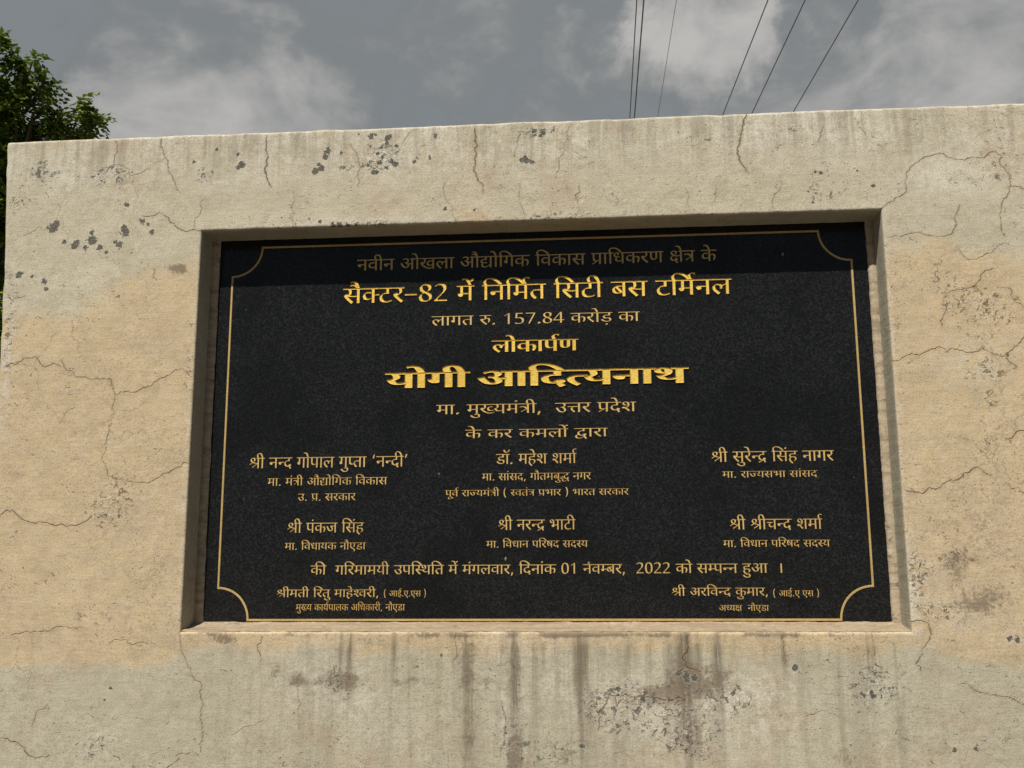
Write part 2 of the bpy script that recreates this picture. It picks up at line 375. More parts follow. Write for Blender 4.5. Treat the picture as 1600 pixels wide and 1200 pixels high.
FLAKES = [
  (-0.4698, 2.5214, 0.0442, 0.0369, 0.8),
  (-0.2879, 2.5097, 0.0664, 0.0324, 1),
  (-0.5212, 2.4431, 0.0369, 0.0442, 0.6),
  (0.3919, 2.5419, 0.0442, 0.0413, 1),
  (0.7724, 2.5841, 0.0737, 0.0177, 0.8),
  (-0.052, 2.501, 0.0442, 0.0265, 0.7),
  (0.314, 2.5088, 0.0737, 0.0177, 0.5),
  (0.3331, 2.3623, 0.1327, 0.0118, 0.8),
  (0.7325, 2.3683, 0.177, 0.0147, 0.5),
  (1.367, 2.5678, 0.0737, 0.0147, 0.6),
  (1.1582, 2.5522, 0.0885, 0.0221, 0.4),
  (0.9442, 2.4086, 0.1327, 0.059, 0.4),
  (1.4023, 2.4082, 0.177, 0.059, 0.45),
  (1.7524, 2.1239, 0.1106, 0.0664, 0.7),
  (1.7664, 1.963, 0.0737, 0.0885, 0.6),
  (1.6606, 2.2009, 0.0737, 0.0442, 0.5),
  (1.5696, 1.5321, 0.0295, 0.059, 0.9),
  (1.6302, 1.4513, 0.0885, 0.0369, 0.6),
  (1.6531, 1.5724, 0.059, 0.0442, 0.6),
  (1.753, 1.8066, 0.0737, 0.0442, 0.5),
  (-0.2396, 1.6851, 0.0885, 0.059, 0.6),
  (-0.2127, 1.7441, 0.059, 0.059, 0.5),
  (-0.2539, 1.4531, 0.0885, 0.059, 0.5),
  (-0.1834, 2.269, 0.0885, 0.059, 0.4),
  (-0.3758, 2.0519, 0.0885, 0.0885, 0.3),
  (-0.335, 2.1454, 0.118, 0.0147, 0.4),
  (-0.2337, 1.1674, 0.0369, 0.0369, 0.7),
  (1.0284, 1.2639, 0.1327, 0.0737, 0.6),
  (1.1782, 1.2779, 0.0737, 0.0442, 0.5),
  (1.4673, 1.3056, 0.0664, 0.059, 0.7),
  (0.8981, 1.2565, 0.0885, 0.059, 0.6),
  (1.0801, 1.1855, 0.0885, 0.059, 0.55),
  (0.7796, 1.1566, 0.0737, 0.0442, 0.6),
  (0.3139, 1.3143, 0.059, 0.0442, 0.6),
  (0.6831, 1.1953, 0.0442, 0.0885, 0.5),
  (1.7349, 2.4274, 0.1032, 0.0369, 0.4),
  (1.8253, 2.4862, 0.0885, 0.0885, 0.4),
  (1.7134, 1.1909, 0.0885, 0.059, 0.4),
  (-0.06, 2.0452, 0.0295, 0.0885, 0.3),
  (1.5627, 2.0107, 0.0369, 0.4425, 0.35),
  (-0.0692, 1.9837, 0.0221, 0.3687, 0.3),
  (-0.5176, 2.1181, 0.0206, 0.1327, 0.8),
]
BLOOMS = [
  (-0.379, 2.5214, 0.1917, 0.0664, 0.6),
  (0.012, 2.5069, 0.1475, 0.0516, 0.5),
  (0.3922, 2.5255, 0.118, 0.059, 0.7),
  (0.7643, 2.5436, 0.177, 0.0442, 0.6),
  (1.0834, 2.5552, 0.236, 0.0413, 0.6),
  (1.4542, 2.5482, 0.2212, 0.0442, 0.5),
  (1.7065, 2.4284, 0.118, 0.0516, 1),
  (1.8002, 2.5263, 0.118, 0.0737, 0.5),
  (-0.5202, 2.0549, 0.0206, 0.1622, 0.9),
  (1.5667, 1.4916, 0.0369, 0.0885, 0.7),
  (0.2706, 1.3141, 0.1032, 0.0737, 0.6),
  (0.3583, 1.26, 0.0737, 0.059, 0.6),
  (0.9195, 1.2899, 0.118, 0.059, 0.6),
  (1.1107, 1.2842, 0.0885, 0.0516, 0.8),
  (1.2189, 1.2847, 0.0885, 0.0442, 0.8),
  (1.2156, 1.2126, 0.118, 0.0737, 0.5),
  (1.0272, 1.2243, 0.1327, 0.0737, 0.6),
  (0.6838, 1.3972, 0.0442, 0.059, 0.6),
  (0.6903, 1.2619, 0.0369, 0.118, 0.7),
  (-0.2341, 1.1743, 0.0442, 0.0369, 0.6),
  (1.459, 1.2794, 0.0737, 0.0442, 0.6),
  (1.6567, 1.4513, 0.118, 0.059, 0.3),
  (0.3016, 2.3745, 0.177, 0.0118, 0.6),
  (1.7289, 2.0072, 0.0737, 0.059, 0.4),
  (0.7676, 1.3295, 0.059, 0.0885, 0.4),
  (0.4731, 1.1936, 0.0885, 0.059, 0.4),
]
BLOTCHES = [
  (0.3139, 1.3143, 0.0413, 0.0236, 1),
  (0.3359, 1.298, 0.0295, 0.0206, 0.8),
  (0.2156, 1.3139, 0.0206, 0.0177, 0.8),
  (0.2275, 1.3057, 0.0442, 0.0118, 0.6),
  (0.443, 1.308, 0.0737, 0.0147, 0.45),
  (0.1686, 1.3275, 0.0177, 0.0236, 0.5),
  (0.599, 1.3289, 0.0295, 0.0885, 0.6),
  (0.6413, 1.3115, 0.0369, 0.0133, 0.7),
  (0.6065, 1.1814, 0.0206, 0.0737, 0.5),
  (0.7045, 1.3158, 0.0236, 0.1327, 0.6),
  (0.708, 1.1691, 0.0236, 0.059, 0.7),
  (0.7679, 1.3565, 0.0206, 0.059, 0.5),
  (1.0713, 1.3238, 0.0501, 0.0383, 1.1),
  (1.0292, 1.2904, 0.0737, 0.0206, 0.7),
  (1.1248, 1.2975, 0.059, 0.0236, 0.7),
  (1.1462, 1.3241, 0.0324, 0.0265, 0.6),
  (1.0805, 1.1985, 0.059, 0.0885, 0.5),
  (0.9876, 1.2703, 0.0737, 0.0177, 0.5),
  (0.844, 1.3163, 0.0206, 0.0324, 0.6),
  (1.2845, 1.3312, 0.0206, 0.059, 0.4),
  (1.4611, 1.3121, 0.0413, 0.0442, 0.6),
  (1.5118, 1.2797, 0.0206, 0.0885, 0.3),
  (0.3984, 1.3969, 0.1327, 0.0118, 0.4),
  (0.0484, 1.3966, 0.059, 0.0103, 0.7),
  (0.8385, 1.4083, 0.1032, 0.0074, 0.5),
  (-0.1197, 2.2704, 0.0206, 0.0133, 0.9),
  (-0.0958, 2.2697, 0.0133, 0.0133, 0.9),
  (-0.4548, 2.2364, 0.0501, 0.0265, 0.35),
  (1.652, 1.5588, 0.0383, 0.0324, 0.6),
  (1.7256, 1.4845, 0.0737, 0.0383, 0.6),
  (1.6716, 1.4713, 0.059, 0.0295, 0.4),
  (0.8091, 2.4452, 0.0442, 0.0295, 0.25),
  (1.6691, 1.6064, 0.059, 0.0885, 0.2),
  (-0.5341, 2.4021, 0.0206, 0.0885, 0.3),
  (-0.5302, 2.2628, 0.0221, 0.0295, 0.4),
  (-0.5179, 2.214, 0.0206, 0.0295, 0.4),
  (-0.0576, 1.9988, 0.0118, 0.0295, 0.3),
  (-0.4277, 1.207, 0.0265, 0.0442, 0.35),
  (-0.1935, 1.6847, 0.0442, 0.0295, 0.25),
  (-0.281, 1.8349, 0.0295, 0.0442, 0.2),
  (0.9032, 1.1709, 0.0885, 0.0442, 0.4),
  (1.4019, 1.2141, 0.0265, 0.118, 0.2),
  (1.6088, 1.1772, 0.0442, 0.0737, 0.25),
  (0.8071, 1.1569, 0.059, 0.0295, 0.4),
  (0.6967, 1.1362, 0.0206, 0.0737, 0.5),
  (1.3914, 1.1496, 0.0442, 0.0177, 0.3),
]
GLYPHS = [
  '1 622 1139 622 1139 551 933 551 933 0 771 0 771 298 409 298 409 244 408 216 352 188 307 188 258 188 150 230 74 290 75 318 74 341 128 369 197 369 771 369 771 551 1 551',
  '1143 551 935 551 935 0 775 0 775 165 722 147 572 118 467 118 358 118 190 160 92 235 93 286 92 372 322 464 511 464 536 464 614 461 688 457 709 454 699 381 660 385 564 391 519 391 394 391 254 337 255 287 254 236 380 188 471 188 574 188 724 233 775 260 775 551 1 551 1 622 1143 622',
  '-369 615 -404 650 -440 714 -439 748 -440 813 -272 896 -121 896 -2 896 158 839 274 718 327 622 547 622 547 551 341 551 341 0 179 0 179 551 1 551 1 622 175 622 118 726 -4 825 -113 825 -194 825 -278 776 -277 733 -278 699 -238 644 -209 615',
  '941 218 940 148 758 80 625 80 452 80 184 208 59 356 201 382 286 276 486 153 611 153 686 153 782 188 783 227 782 264 700 322 637 347 582 342 521 341 511 411 646 413 760 457 761 494 760 530 666 562 605 562 530 562 410 542 343 525 293 594 344 608 498 632 597 632 752 632 918 554 919 495 918 417 785 375 806 365 825 355 900 350 973 350 1036 350 1136 356 1189 363 1189 551 1043 551 1043 622 2077 622 2077 551 1869 551 1869 0 1707 0 1707 551 1351 551 1351 0 1189 0 1189 290 1140 284 1048 279 997 279 962 279 911 282 940 252|1709 615 1666 694 1584 785 1484 823 1417 823 1372 823 1304 814 1277 809 1229 882 1306 896 1411 896 1518 896 1676 845 1802 722 1859 615',
  '1459 551 1459 0 1297 0 1297 45 1226 26 1060 7 977 7 760 7 366 114 171 239 116 274 80 319 81 338 80 359 140 393 209 393 258 393 332 370 363 350 404 369 434 428 435 458 434 484 420 531 403 551 1 551 1 622 1667 622 1667 551/1069 232 1138 232 1254 261 1297 280 1297 551 563 551 596 514 597 458 596 376 456 280 333 253 472 169 782 79 981 79 1066 79 1222 99 1297 122 1297 198 1250 184 1122 164 1043 164 948 164 798 203 712 273 713 319 712 392 904 473 1063 473 1096 473 1204 468 1233 463 1221 394 1190 398 1116 404 1081 404 984 404 874 360 875 316 874 273 984 232',
  '1 551 1 622 1387 622 1387 551 1179 551 1179 0 1017 0 1017 355 1004 356 989 356 940 356 840 332 748 269 713 208 559 232 582 278 623 313 574 331 478 353 419 353 338 353 252 307 253 271 252 233 338 164 502 89 619 40 511 -12 394 38 202 129 90 222 91 275 90 328 188 395 336 426 409 426 496 426 642 397 709 370 824 426 999 426 1008 426 1017 426 1017 551',
  '341 551 341 0 179 0 179 551 1 551 1 622 547 622 547 551',
  '941 218 940 148 758 80 625 80 452 80 184 208 59 356 201 382 286 276 486 153 611 153 686 153 782 188 783 227 782 264 700 322 637 347 582 342 521 341 511 411 646 413 760 457 761 494 760 530 666 562 605 562 530 562 410 542 343 525 293 594 344 608 498 632 597 632 752 632 918 554 919 495 918 417 785 375 806 365 825 355 900 350 973 350 1036 350 1136 356 1189 363 1189 551 1043 551 1043 622 2077 622 2077 551 1869 551 1869 0 1707 0 1707 551 1351 551 1351 0 1189 0 1189 290 1140 284 1048 279 997 279 962 279 911 282 940 252|1689 615 1634 655 1544 692 1458 703 1407 703 1366 703 1282 691 1243 682 1191 751 1236 761 1336 773 1395 773 1484 773 1624 730 1673 692 1681 694 1640 746 1564 803 1476 827 1415 827 1366 827 1302 819 1275 813 1229 882 1306 896 1411 896 1518 896 1676 845 1802 722 1859 615',
  '529 -11 358 -11 154 69 155 136 154 190 217 230 160 252 84 312 85 352 84 380 124 420 159 433 204 451 320 465 405 465 541 465 541 551 1 551 1 622 1399 622 1399 551 1191 551 1191 -12 1029 -12 1029 101 982 77 844 25 654 -11/1029 551 703 551 703 394 407 394 344 394 292 388 275 381 244 369 245 347 244 325 292 290 333 277 428 300 555 300 580 300 656 297 726 293 747 290 735 218 698 221 610 227 565 227 440 227 316 182 317 141 316 99 434 59 531 59 688 59 924 143 1029 211',
  '341 551 341 0 179 0 179 551 1 551 1 622 547 622 547 551|181 615 138 694 56 785 -44 823 -111 823 -156 823 -224 814 -251 809 -299 882 -222 896 -117 896 -10 896 148 845 274 722 331 615',
  '179 551 1 551 1 622 161 622 136 644 106 694 107 724 106 802 338 896 533 896 814 896 1250 743 1409 615 1241 615 934 824 567 824 426 824 268 765 269 714 268 684 306 639 331 622 547 622 547 551 341 551 341 0 179 0',
  '417 551 417 234 416 208 366 178 321 178 268 178 158 220 82 280 83 308 82 331 136 359 205 359 255 359 255 551 1 551 1 622 1157 622 1157 551 949 551 949 0 787 0 787 551',
  '1555 551 905 551 905 349 1000 399 1139 399 1268 399 1432 316 1433 239 1432 193 1372 89 1303 39 1159 80 1208 112 1272 196 1273 237 1272 284 1194 330 1125 330 1016 330 905 258 905 0 743 0 743 174 694 154 552 118 453 118 358 118 192 156 92 233 93 290 92 370 312 464 489 464 534 464 648 457 679 454 667 381 634 385 536 391 499 391 382 391 254 339 255 292 254 239 376 188 457 188 544 188 682 230 743 260 743 551 1 551 1 622 1555 622',
  '1175 551 1175 0 1013 0 1013 266 954 257 838 251 761 251 676 251 490 266 425 277 384 264 335 253 416 201 638 91 761 42 653 -12 540 37 342 137 190 225 147 256 102 287 80 323 81 340 80 359 140 393 209 393 258 393 332 370 363 350 404 369 434 428 435 458 434 488 416 536 403 551 1 551 1 622 1383 622 1383 551/739 322 816 322 944 330 1013 339 1013 551 563 551 576 534 596 488 597 458 596 416 558 354 525 333 628 322',
  '91 53 429 153 320 162 257 194 206 221 158 294 159 358 159 551 1 551 1 622 1167 622 1167 551 959 551 959 0 797 0 797 193 185 -13/797 551 321 551 321 369 320 328 332 280 358 251 381 240 426 217 525 217 602 217 746 255 797 280',
  '1261 551 1053 551 1053 0 891 0 891 150 828 130 682 103 567 103 412 103 222 184 223 251 222 278 258 328 297 348 202 366 84 437 85 493 84 553 248 632 375 632 480 632 622 576 623 531 622 484 543 443 421 482 442 492 460 515 461 526 460 541 420 568 369 568 312 568 232 524 233 489 232 457 294 418 392 400 447 397 506 405 577 405 598 405 652 403 667 402 653 332 640 333 606 333 597 333 496 333 382 292 383 254 382 213 496 173 585 173 690 173 838 216 891 245 891 551 767 551 767 622 1261 622',
  '791 42 683 -12 564 37 356 137 196 225 151 256 106 287 80 323 81 340 80 359 140 393 209 393 258 393 332 370 363 349 440 369 512 429 513 468 512 491 492 536 479 551 1 551 1 622 849 622 849 551 641 551 672 516 673 458 672 403 584 327 432 274 335 254 424 202 662 91',
  '1269 551 1269 0 1107 0 1107 551 841 551 841 321 840 279 806 221 771 198 728 173 596 146 503 146 316 146 229 205 194 228 158 298 159 352 159 551 1 551 1 622 1475 622 1475 551/499 217 602 217 643 249 664 266 678 310 679 353 679 551 321 551 321 353 320 314 336 268 357 251 378 235 444 217',
  '1247 551 1247 0 1085 0 1085 325 1022 310 880 293 781 293 680 293 514 313 451 326 356 297 256 244 257 208 256 188 296 147 400 120 495 120 516 120 539 121 526 139 527 157 526 189 606 216 657 216 738 216 826 164 827 136 826 108 776 76 731 66 766 43 842 2 897 -24 781 -65 726 -34 628 27 597 53 572 51 516 50 491 50 372 50 192 91 92 162 93 205 92 260 230 333 329 361 240 390 148 461 149 507 148 560 310 632 463 632 586 632 764 574 765 515 764 467 672 401 591 373 628 368 714 364 759 364 850 364 1008 385 1085 411 1085 551 907 551 907 622 1455 622 1455 551/307 502 306 469 390 416 457 399 606 448 607 506 606 530 538 566 459 566 390 566 306 532',
  '-337 615 -380 694 -462 785 -562 823 -629 823 -674 823 -742 814 -769 809 -817 882 -740 896 -635 896 -528 896 -370 845 -244 722 -187 615',
  '255 65 161 132 653 281 568 335 446 380 363 380 306 380 192 364 111 343 55 417 122 433 270 456 359 456 438 456 566 431 690 374 765 326 765 551 1 551 1 622 1133 622 1133 551 927 551 927 0 765 0 765 234',
  '-357 615 -412 655 -502 692 -588 703 -639 703 -680 703 -764 691 -803 682 -855 751 -810 761 -710 773 -651 773 -562 773 -422 730 -373 692 -365 694 -406 746 -482 803 -570 827 -631 827 -680 827 -744 819 -771 813 -817 882 -740 896 -635 896 -528 896 -370 845 -244 722 -187 615',
  '1237 551 905 551 905 334 948 349 1056 368 1135 368 1263 368 1263 297 1161 297 1068 297 964 277 905 253 905 0 743 0 743 174 694 154 552 118 453 118 358 118 192 156 92 233 93 290 92 370 312 464 489 464 534 464 648 457 679 454 667 381 634 385 536 391 499 391 382 391 254 339 255 292 254 239 376 188 457 188 544 188 682 230 743 260 743 551 1 551 1 622 1237 622',
  '1039 551 743 551 743 349 633 349 536 349 408 333 363 318 252 280 253 215 252 167 340 104 482 74 567 74 674 74 826 99 911 121 965 47 876 27 678 0 573 0 434 0 216 52 92 150 93 220 92 285 228 374 450 420 577 420 581 420 581 551 1 551 1 622 1039 622',
  '81 343 921 343 921 261 81 261',
  '553 -10 338 -10 104 93 105 182 104 255 266 346 381 374 284 405 150 490 151 554 150 611 262 687 446 725 553 725 662 725 844 687 954 611 955 553 954 488 808 406 699 378 774 358 912 305 1000 234 1001 186 1000 126 886 38 686 -10/555 414 648 436 780 497 781 550 780 600 658 651 551 651 446 651 324 600 325 550 324 495 454 438/549 64 686 64 826 130 827 185 826 233 680 304 527 340 404 311 278 235 279 181 278 129 408 64',
  '95 76 437 262 534 315 672 399 748 481 749 530 748 587 620 649 519 649 426 649 276 611 209 582 109 640 186 675 392 724 521 724 708 724 928 622 929 533 928 478 840 380 686 284 587 231 313 85 313 81 985 81 985 0 95 0',
  '1019 551 1019 0 857 0 857 250 415 250 415 213 414 180 356 151 319 151 280 151 196 176 124 215 78 259 79 278 78 296 132 321 201 321 253 321 253 551 1 551 1 622 1225 622 1225 551/857 551 415 551 415 321 857 321',
  '-337 615 -380 694 -462 785 -562 823 -629 823 -674 823 -742 814 -769 809 -817 882 -740 896 -635 896 -528 896 -370 845 -244 722 -187 615/-225 821 -226 845 -160 879 -115 879 -70 879 -4 845 -3 821 -4 797 -70 763 -115 763 -160 763 -226 797',
  '-379 615 -422 650 -480 726 -479 762 -480 829 -302 896 -169 896 -106 896 2 883 43 872 -1 806 -36 815 -112 827 -155 827 -236 827 -320 782 -319 747 -320 714 -266 651 -215 615',
  '963 551 963 0 801 0 801 328 583 328 460 328 338 316 301 299 252 280 253 237 252 188 400 97 543 40 435 -12 342 28 184 108 90 194 91 242 90 277 144 333 187 351 244 376 408 399 545 399 801 399 801 551 1 551 1 622 1169 622 1169 551',
  '179 551 1 551 1 622 173 622 96 727 -70 825 -193 825 -286 825 -384 773 -383 729 -384 696 -344 641 -317 615 -477 615 -546 679 -545 743 -546 811 -366 896 -207 896 -12 896 232 764 329 622 547 622 547 551 341 551 341 0 179 0',
  '1171 551 965 551 965 0 803 0 803 165 748 147 594 118 483 118 370 118 192 160 92 235 93 286 92 372 334 464 531 464 558 464 638 461 716 457 739 454 727 385 686 389 586 395 537 395 496 395 461 392 731 224 768 238 803 256 803 551 1 551 1 622 1171 622/255 287 254 235 388 184 485 184 520 184 586 190 617 195 337 370 254 342',
  '1039 296 1038 250 972 163 915 126 771 167 810 190 876 259 877 294 876 329 808 371 739 371 670 371 609 351 564 318 420 272 335 254 424 202 662 91 791 42 683 -12 564 37 356 137 196 225 151 256 106 287 80 323 81 340 80 359 140 393 209 393 258 393 332 370 363 349 440 369 512 429 513 468 512 491 492 536 479 551 1 551 1 622 1155 622 1155 551 641 551 672 516 673 458 672 442 669 429 722 440 785 440 890 440 1038 367',
  '145 54 144 91 216 121 267 121 318 121 392 91 393 54 392 18 318 -14 267 -14 216 -14 144 18',
  '523 0 523 446 522 488 528 589 531 622 498 605 452 584 413 567 269 508 175 568 549 714 695 714 695 0',
  '477 -10 376 -10 192 9 129 29 129 113 172 98 294 77 426 66 481 66 634 66 808 140 809 219 808 290 636 363 473 363 420 363 286 354 247 350 159 378 213 714 887 714 887 633 367 633 329 428 360 432 470 438 533 438 662 438 868 391 990 298 991 229 990 117 726 -10',
  '825 633 89 633 89 714 1007 714 1007 643 465 0 275 0',
  '683 160 23 160 23 238 671 718 855 718 855 241 1063 241 1063 160 855 160 855 0 683 0/683 241 683 415 682 452 688 533 694 604 695 626 687 626 672 607 620 555 599 538 197 241',
  '717 222 658 222 542 208 497 197 402 225 274 301 275 352 274 380 314 420 349 433 394 450 518 465 617 465 803 465 803 551 1 551 1 622 1185 622 1185 551 965 551 965 394 597 394 534 394 482 388 465 381 434 369 435 347 434 323 490 290 523 277 614 294 725 294 872 294 1068 219 1069 154 1068 87 872 0 675 0 478 0 168 88 51 158 173 207 286 139 524 74 675 74 906 74 907 152 906 187 808 222|515 -134 514 -110 580 -76 625 -76 670 -76 734 -110 735 -134 734 -159 670 -192 625 -192 580 -192 514 -159',
  '959 551 959 0 797 0 797 191 738 172 602 146 509 146 428 146 298 173 257 194 206 221 158 294 159 358 159 551 1 551 1 622 1167 622 1167 551/797 551 321 551 321 369 320 328 332 280 358 251 381 240 426 217 527 217 606 217 746 255 797 280',
  '1191 622 1191 551 983 551 983 0 821 0 821 179 764 161 608 132 507 132 326 132 104 253 77 353 200 366 320 413 321 457 320 485 274 533 247 551 1 551 1 622/259 301 298 252 420 203 519 203 618 203 766 245 821 274 821 551 423 551 480 499 481 445 480 337',
  '941 218 940 148 758 80 625 80 452 80 184 208 59 356 201 382 286 276 486 153 611 153 686 153 782 188 783 227 782 264 700 322 637 347 582 342 521 341 511 411 646 413 760 457 761 494 760 530 666 562 605 562 530 562 410 542 343 525 293 594 344 608 498 632 597 632 752 632 918 554 919 495 918 417 785 375 806 365 825 355 900 350 973 350 1036 350 1136 356 1189 363 1189 551 1043 551 1043 622 2077 622 2077 551 1869 551 1869 0 1707 0 1707 551 1351 551 1351 0 1189 0 1189 290 1140 284 1048 279 997 279 962 279 911 282 940 252',
  '827 -58 784 -24 708 46 685 73 660 71 604 68 575 68 490 68 320 89 178 136 92 215 93 272 92 316 154 379 205 401 270 430 462 456 581 456 591 456 591 551 1 551 1 622 1069 622 1069 551 753 551 753 385 655 385 538 385 396 371 347 355 302 340 252 294 253 262 252 209 410 140 575 140 586 140 610 140 625 141 612 161 613 176 612 211 696 240 747 240 832 240 922 191 923 162 922 130 864 95 821 86 844 62 910 11 961 -24',
  '1 622 727 622 727 551 1 551/91 242 90 277 144 333 187 351 244 376 408 399 545 399 761 399 761 328 583 328 460 328 338 316 301 299 252 280 253 237 252 188 400 97 543 40 435 -12 342 28 184 108 90 194',
  '1107 551 1107 0 945 0 945 180 886 161 726 132 617 132 446 132 208 229 167 322 356 342 510 413 511 467 510 517 416 568 343 568 292 568 228 544 229 521 228 470 391 461 375 391 244 400 92 461 93 519 92 575 238 632 345 632 426 632 576 597 672 525 673 469 672 395 512 303 365 274 410 238 526 203 629 203 732 203 880 243 945 275 945 551 781 551 781 622 1313 622 1313 551',
  '-495 -12 -388 11 -271 11 -122 11 44 -66 45 -129 44 -190 -142 -268 -313 -268 -508 -268 -790 -176 -909 -100 -787 -57 -710 -105 -570 -167 -412 -196 -313 -196 -102 -196 -101 -122 -102 -89 -200 -57 -261 -57 -316 -57 -402 -68 -443 -79',
  '1401 74 1318 49 1122 7 977 7 760 7 366 114 171 239 114 274 80 319 81 338 80 359 140 393 209 393 258 393 332 370 363 350 404 369 434 428 435 458 434 510 403 551 1 551 1 622 1327 622 1327 551 565 551 578 533 596 487 597 458 596 376 456 280 333 253 472 169 782 79 981 79 1082 79 1258 107 1353 140/1347 215 1290 193 1134 164 1043 164 948 164 798 203 712 273 713 319 712 392 904 473 1063 473 1096 473 1204 468 1233 463 1221 394 1190 398 1116 404 1081 404 984 404 874 360 875 316 874 273 984 232 1069 232 1138 232 1254 261 1297 280',
  '-369 772 -370 796 -304 830 -259 830 -214 830 -150 796 -149 772 -150 748 -214 714 -259 714 -304 714 -370 748',
  '93 -129 122 -70 176 64 191 116 385 116 399 105 372 52 276 -74 227 -129',
  '1 622 1127 622 1127 551 907 551 970 512 971 464 970 374 813 328 884 296 998 211 999 152 998 102 908 34 752 0 657 0 542 0 336 61 146 199 59 313 201 338 256 260 390 141 548 74 641 74 722 74 828 111 829 160 828 201 738 270 659 301 598 295 529 294 519 364 666 366 808 414 809 463 808 493 748 538 703 551 1 551',
  '683 -12 590 28 434 108 340 194 341 242 340 270 388 315 421 329 77 327 77 399 1023 399 1023 551 1 551 1 622 1393 622 1393 551 1185 551 1185 0 1023 0 1023 328 791 328 692 328 586 316 549 299 502 279 503 237 502 188 650 97 791 40',
  '245 189 174 189 80 224 81 255 80 284 152 314 209 314 244 314 322 299 383 276 482 292 610 378 611 443 610 499 492 566 399 566 336 566 276 539 277 516 276 501 314 466 428 442 541 440 507 370 318 376 132 459 133 517 132 568 274 632 409 632 502 632 666 589 768 504 769 440 768 371 630 254 509 221 598 182 766 87 829 43 701 -1 598 71 432 164 359 194 304 189/1183 551 1183 0 1021 0 1021 551 843 551 843 622 1391 622 1391 551',
  '341 551 341 0 179 0 179 551 1 551 1 622 547 622 547 551|181 615 138 694 56 785 -44 823 -111 823 -156 823 -224 814 -251 809 -299 882 -222 896 -117 896 -10 896 148 845 274 722 331 615/293 821 292 845 358 879 403 879 448 879 514 845 515 821 514 797 448 763 403 763 358 763 292 797',
  '455 -125 342 -125 174 -84 80 -13 81 33 80 92 212 171 327 187 292 224 293 272 292 316 354 379 405 401 472 430 662 456 781 456 791 456 791 551 1 551 1 622 1269 622 1269 551 953 551 953 385 855 385 738 385 596 371 547 355 454 324 455 262 454 209 612 140 781 140 788 140 808 140 823 141 812 161 813 176 812 211 896 240 947 240 1032 240 1122 191 1123 162 1122 130 1054 93 1003 83 1171 -138 1033 -166 919 -6 834 -54 616 -125/239 34 238 -15 372 -56 459 -56 546 -56 690 -18 808 40 857 72 836 71 800 70 789 70 692 70 494 96 421 127 342 118 238 70',
  '487 40 391 107 895 258 778 270 590 298 515 314 428 286 246 229 153 202 57 270 138 290 292 333 367 354 260 392 178 464 179 503 178 556 348 632 495 632 626 632 798 559 799 500 798 457 708 388 639 361 726 344 966 316 1075 310 1075 551 923 551 923 622 1445 622 1445 551 1237 551 1237 0 1075 0 1075 234/337 497 336 473 404 419 497 393 562 415 636 469 637 500 636 534 556 566 489 566 430 566 336 532',
  '1 622 747 622 747 551 1 551/409 298 409 244 408 216 352 188 307 188 258 188 150 230 74 290 75 318 74 341 128 369 197 369 771 369 771 298',
  '321 551 321 369 320 328 332 280 358 251 381 240 426 217 527 217 608 217 750 257 801 282 873 214 792 186 626 146 509 146 428 146 298 173 257 194 206 221 158 294 159 358 159 551 1 551 1 622 645 622 645 551',
  '179 484 165 495 192 548 286 674 337 729 471 729 440 669 388 536 373 484',
  '455 729 469 718 442 665 346 539 297 484 163 484 190 543 246 678 261 729',
  '1307 551 1307 0 1145 0 1145 370 871 370 788 370 757 373 828 343 916 263 917 218 916 172 834 110 700 80 621 80 514 80 322 141 146 282 63 401 205 426 296 292 496 153 613 153 676 153 758 187 759 227 758 271 636 349 547 377 605 441 1145 441 1145 551 1 551 1 622 1515 622 1515 551',
  '643 69 714 80 806 116 807 148 806 186 690 229 561 229 422 229 276 172 277 124 276 93 322 35 464 -36 605 -89 497 -142 314 -71 116 53 117 130 116 168 178 227 231 248 192 266 138 318 139 352 138 380 178 420 213 433 258 450 376 465 459 465 723 465 723 551 1 551 1 622 1093 622 1093 551 885 551 885 394 461 394 398 394 346 388 329 381 298 369 299 347 298 327 338 296 367 284 460 300 569 300 706 300 880 258 962 191 963 153 962 95 826 19 697 2',
  '341 551 341 0 179 0 179 551 1 551 1 622 547 622 547 551|161 615 106 655 16 692 -70 703 -121 703 -162 703 -246 691 -285 682 -337 751 -292 761 -192 773 -133 773 -44 773 96 730 145 692 153 694 112 746 36 803 -52 827 -113 827 -162 827 -226 819 -253 813 -299 882 -222 896 -117 896 -10 896 148 845 274 722 331 615',
  '1137 551 949 551 949 380 948 329 918 269 883 246 808 198 647 192 615 266 658 270 720 281 741 292 764 304 786 339 787 380 787 551 321 551 321 353 320 307 332 249 372 211 452 180 521 160 741 98 866 62 972 -3 973 -53 972 -93 906 -164 879 -184 735 -142 760 -122 806 -77 807 -55 806 -36 774 -7 678 28 581 56 407 106 328 129 218 178 191 212 158 248 159 316 159 551 1 551 1 622 1137 622',
  '717 222 658 222 542 208 497 197 402 225 274 301 275 352 274 380 314 420 349 433 394 450 518 465 617 465 803 465 803 551 1 551 1 622 1185 622 1185 551 965 551 965 394 597 394 534 394 482 388 465 381 434 369 435 347 434 323 490 290 523 277 614 294 725 294 872 294 1068 219 1069 154 1068 87 872 0 675 0 478 0 168 88 51 158 173 207 286 139 524 74 675 74 906 74 907 152 906 187 808 222',
  '179 551 1 551 1 622 163 622 -104 824 -437 824 -566 824 -714 767 -713 717 -714 684 -670 635 -643 615 -811 615 -840 641 -876 696 -875 728 -876 804 -656 896 -467 896 -206 896 184 751 331 622 547 622 547 551 341 551 341 0 179 0',
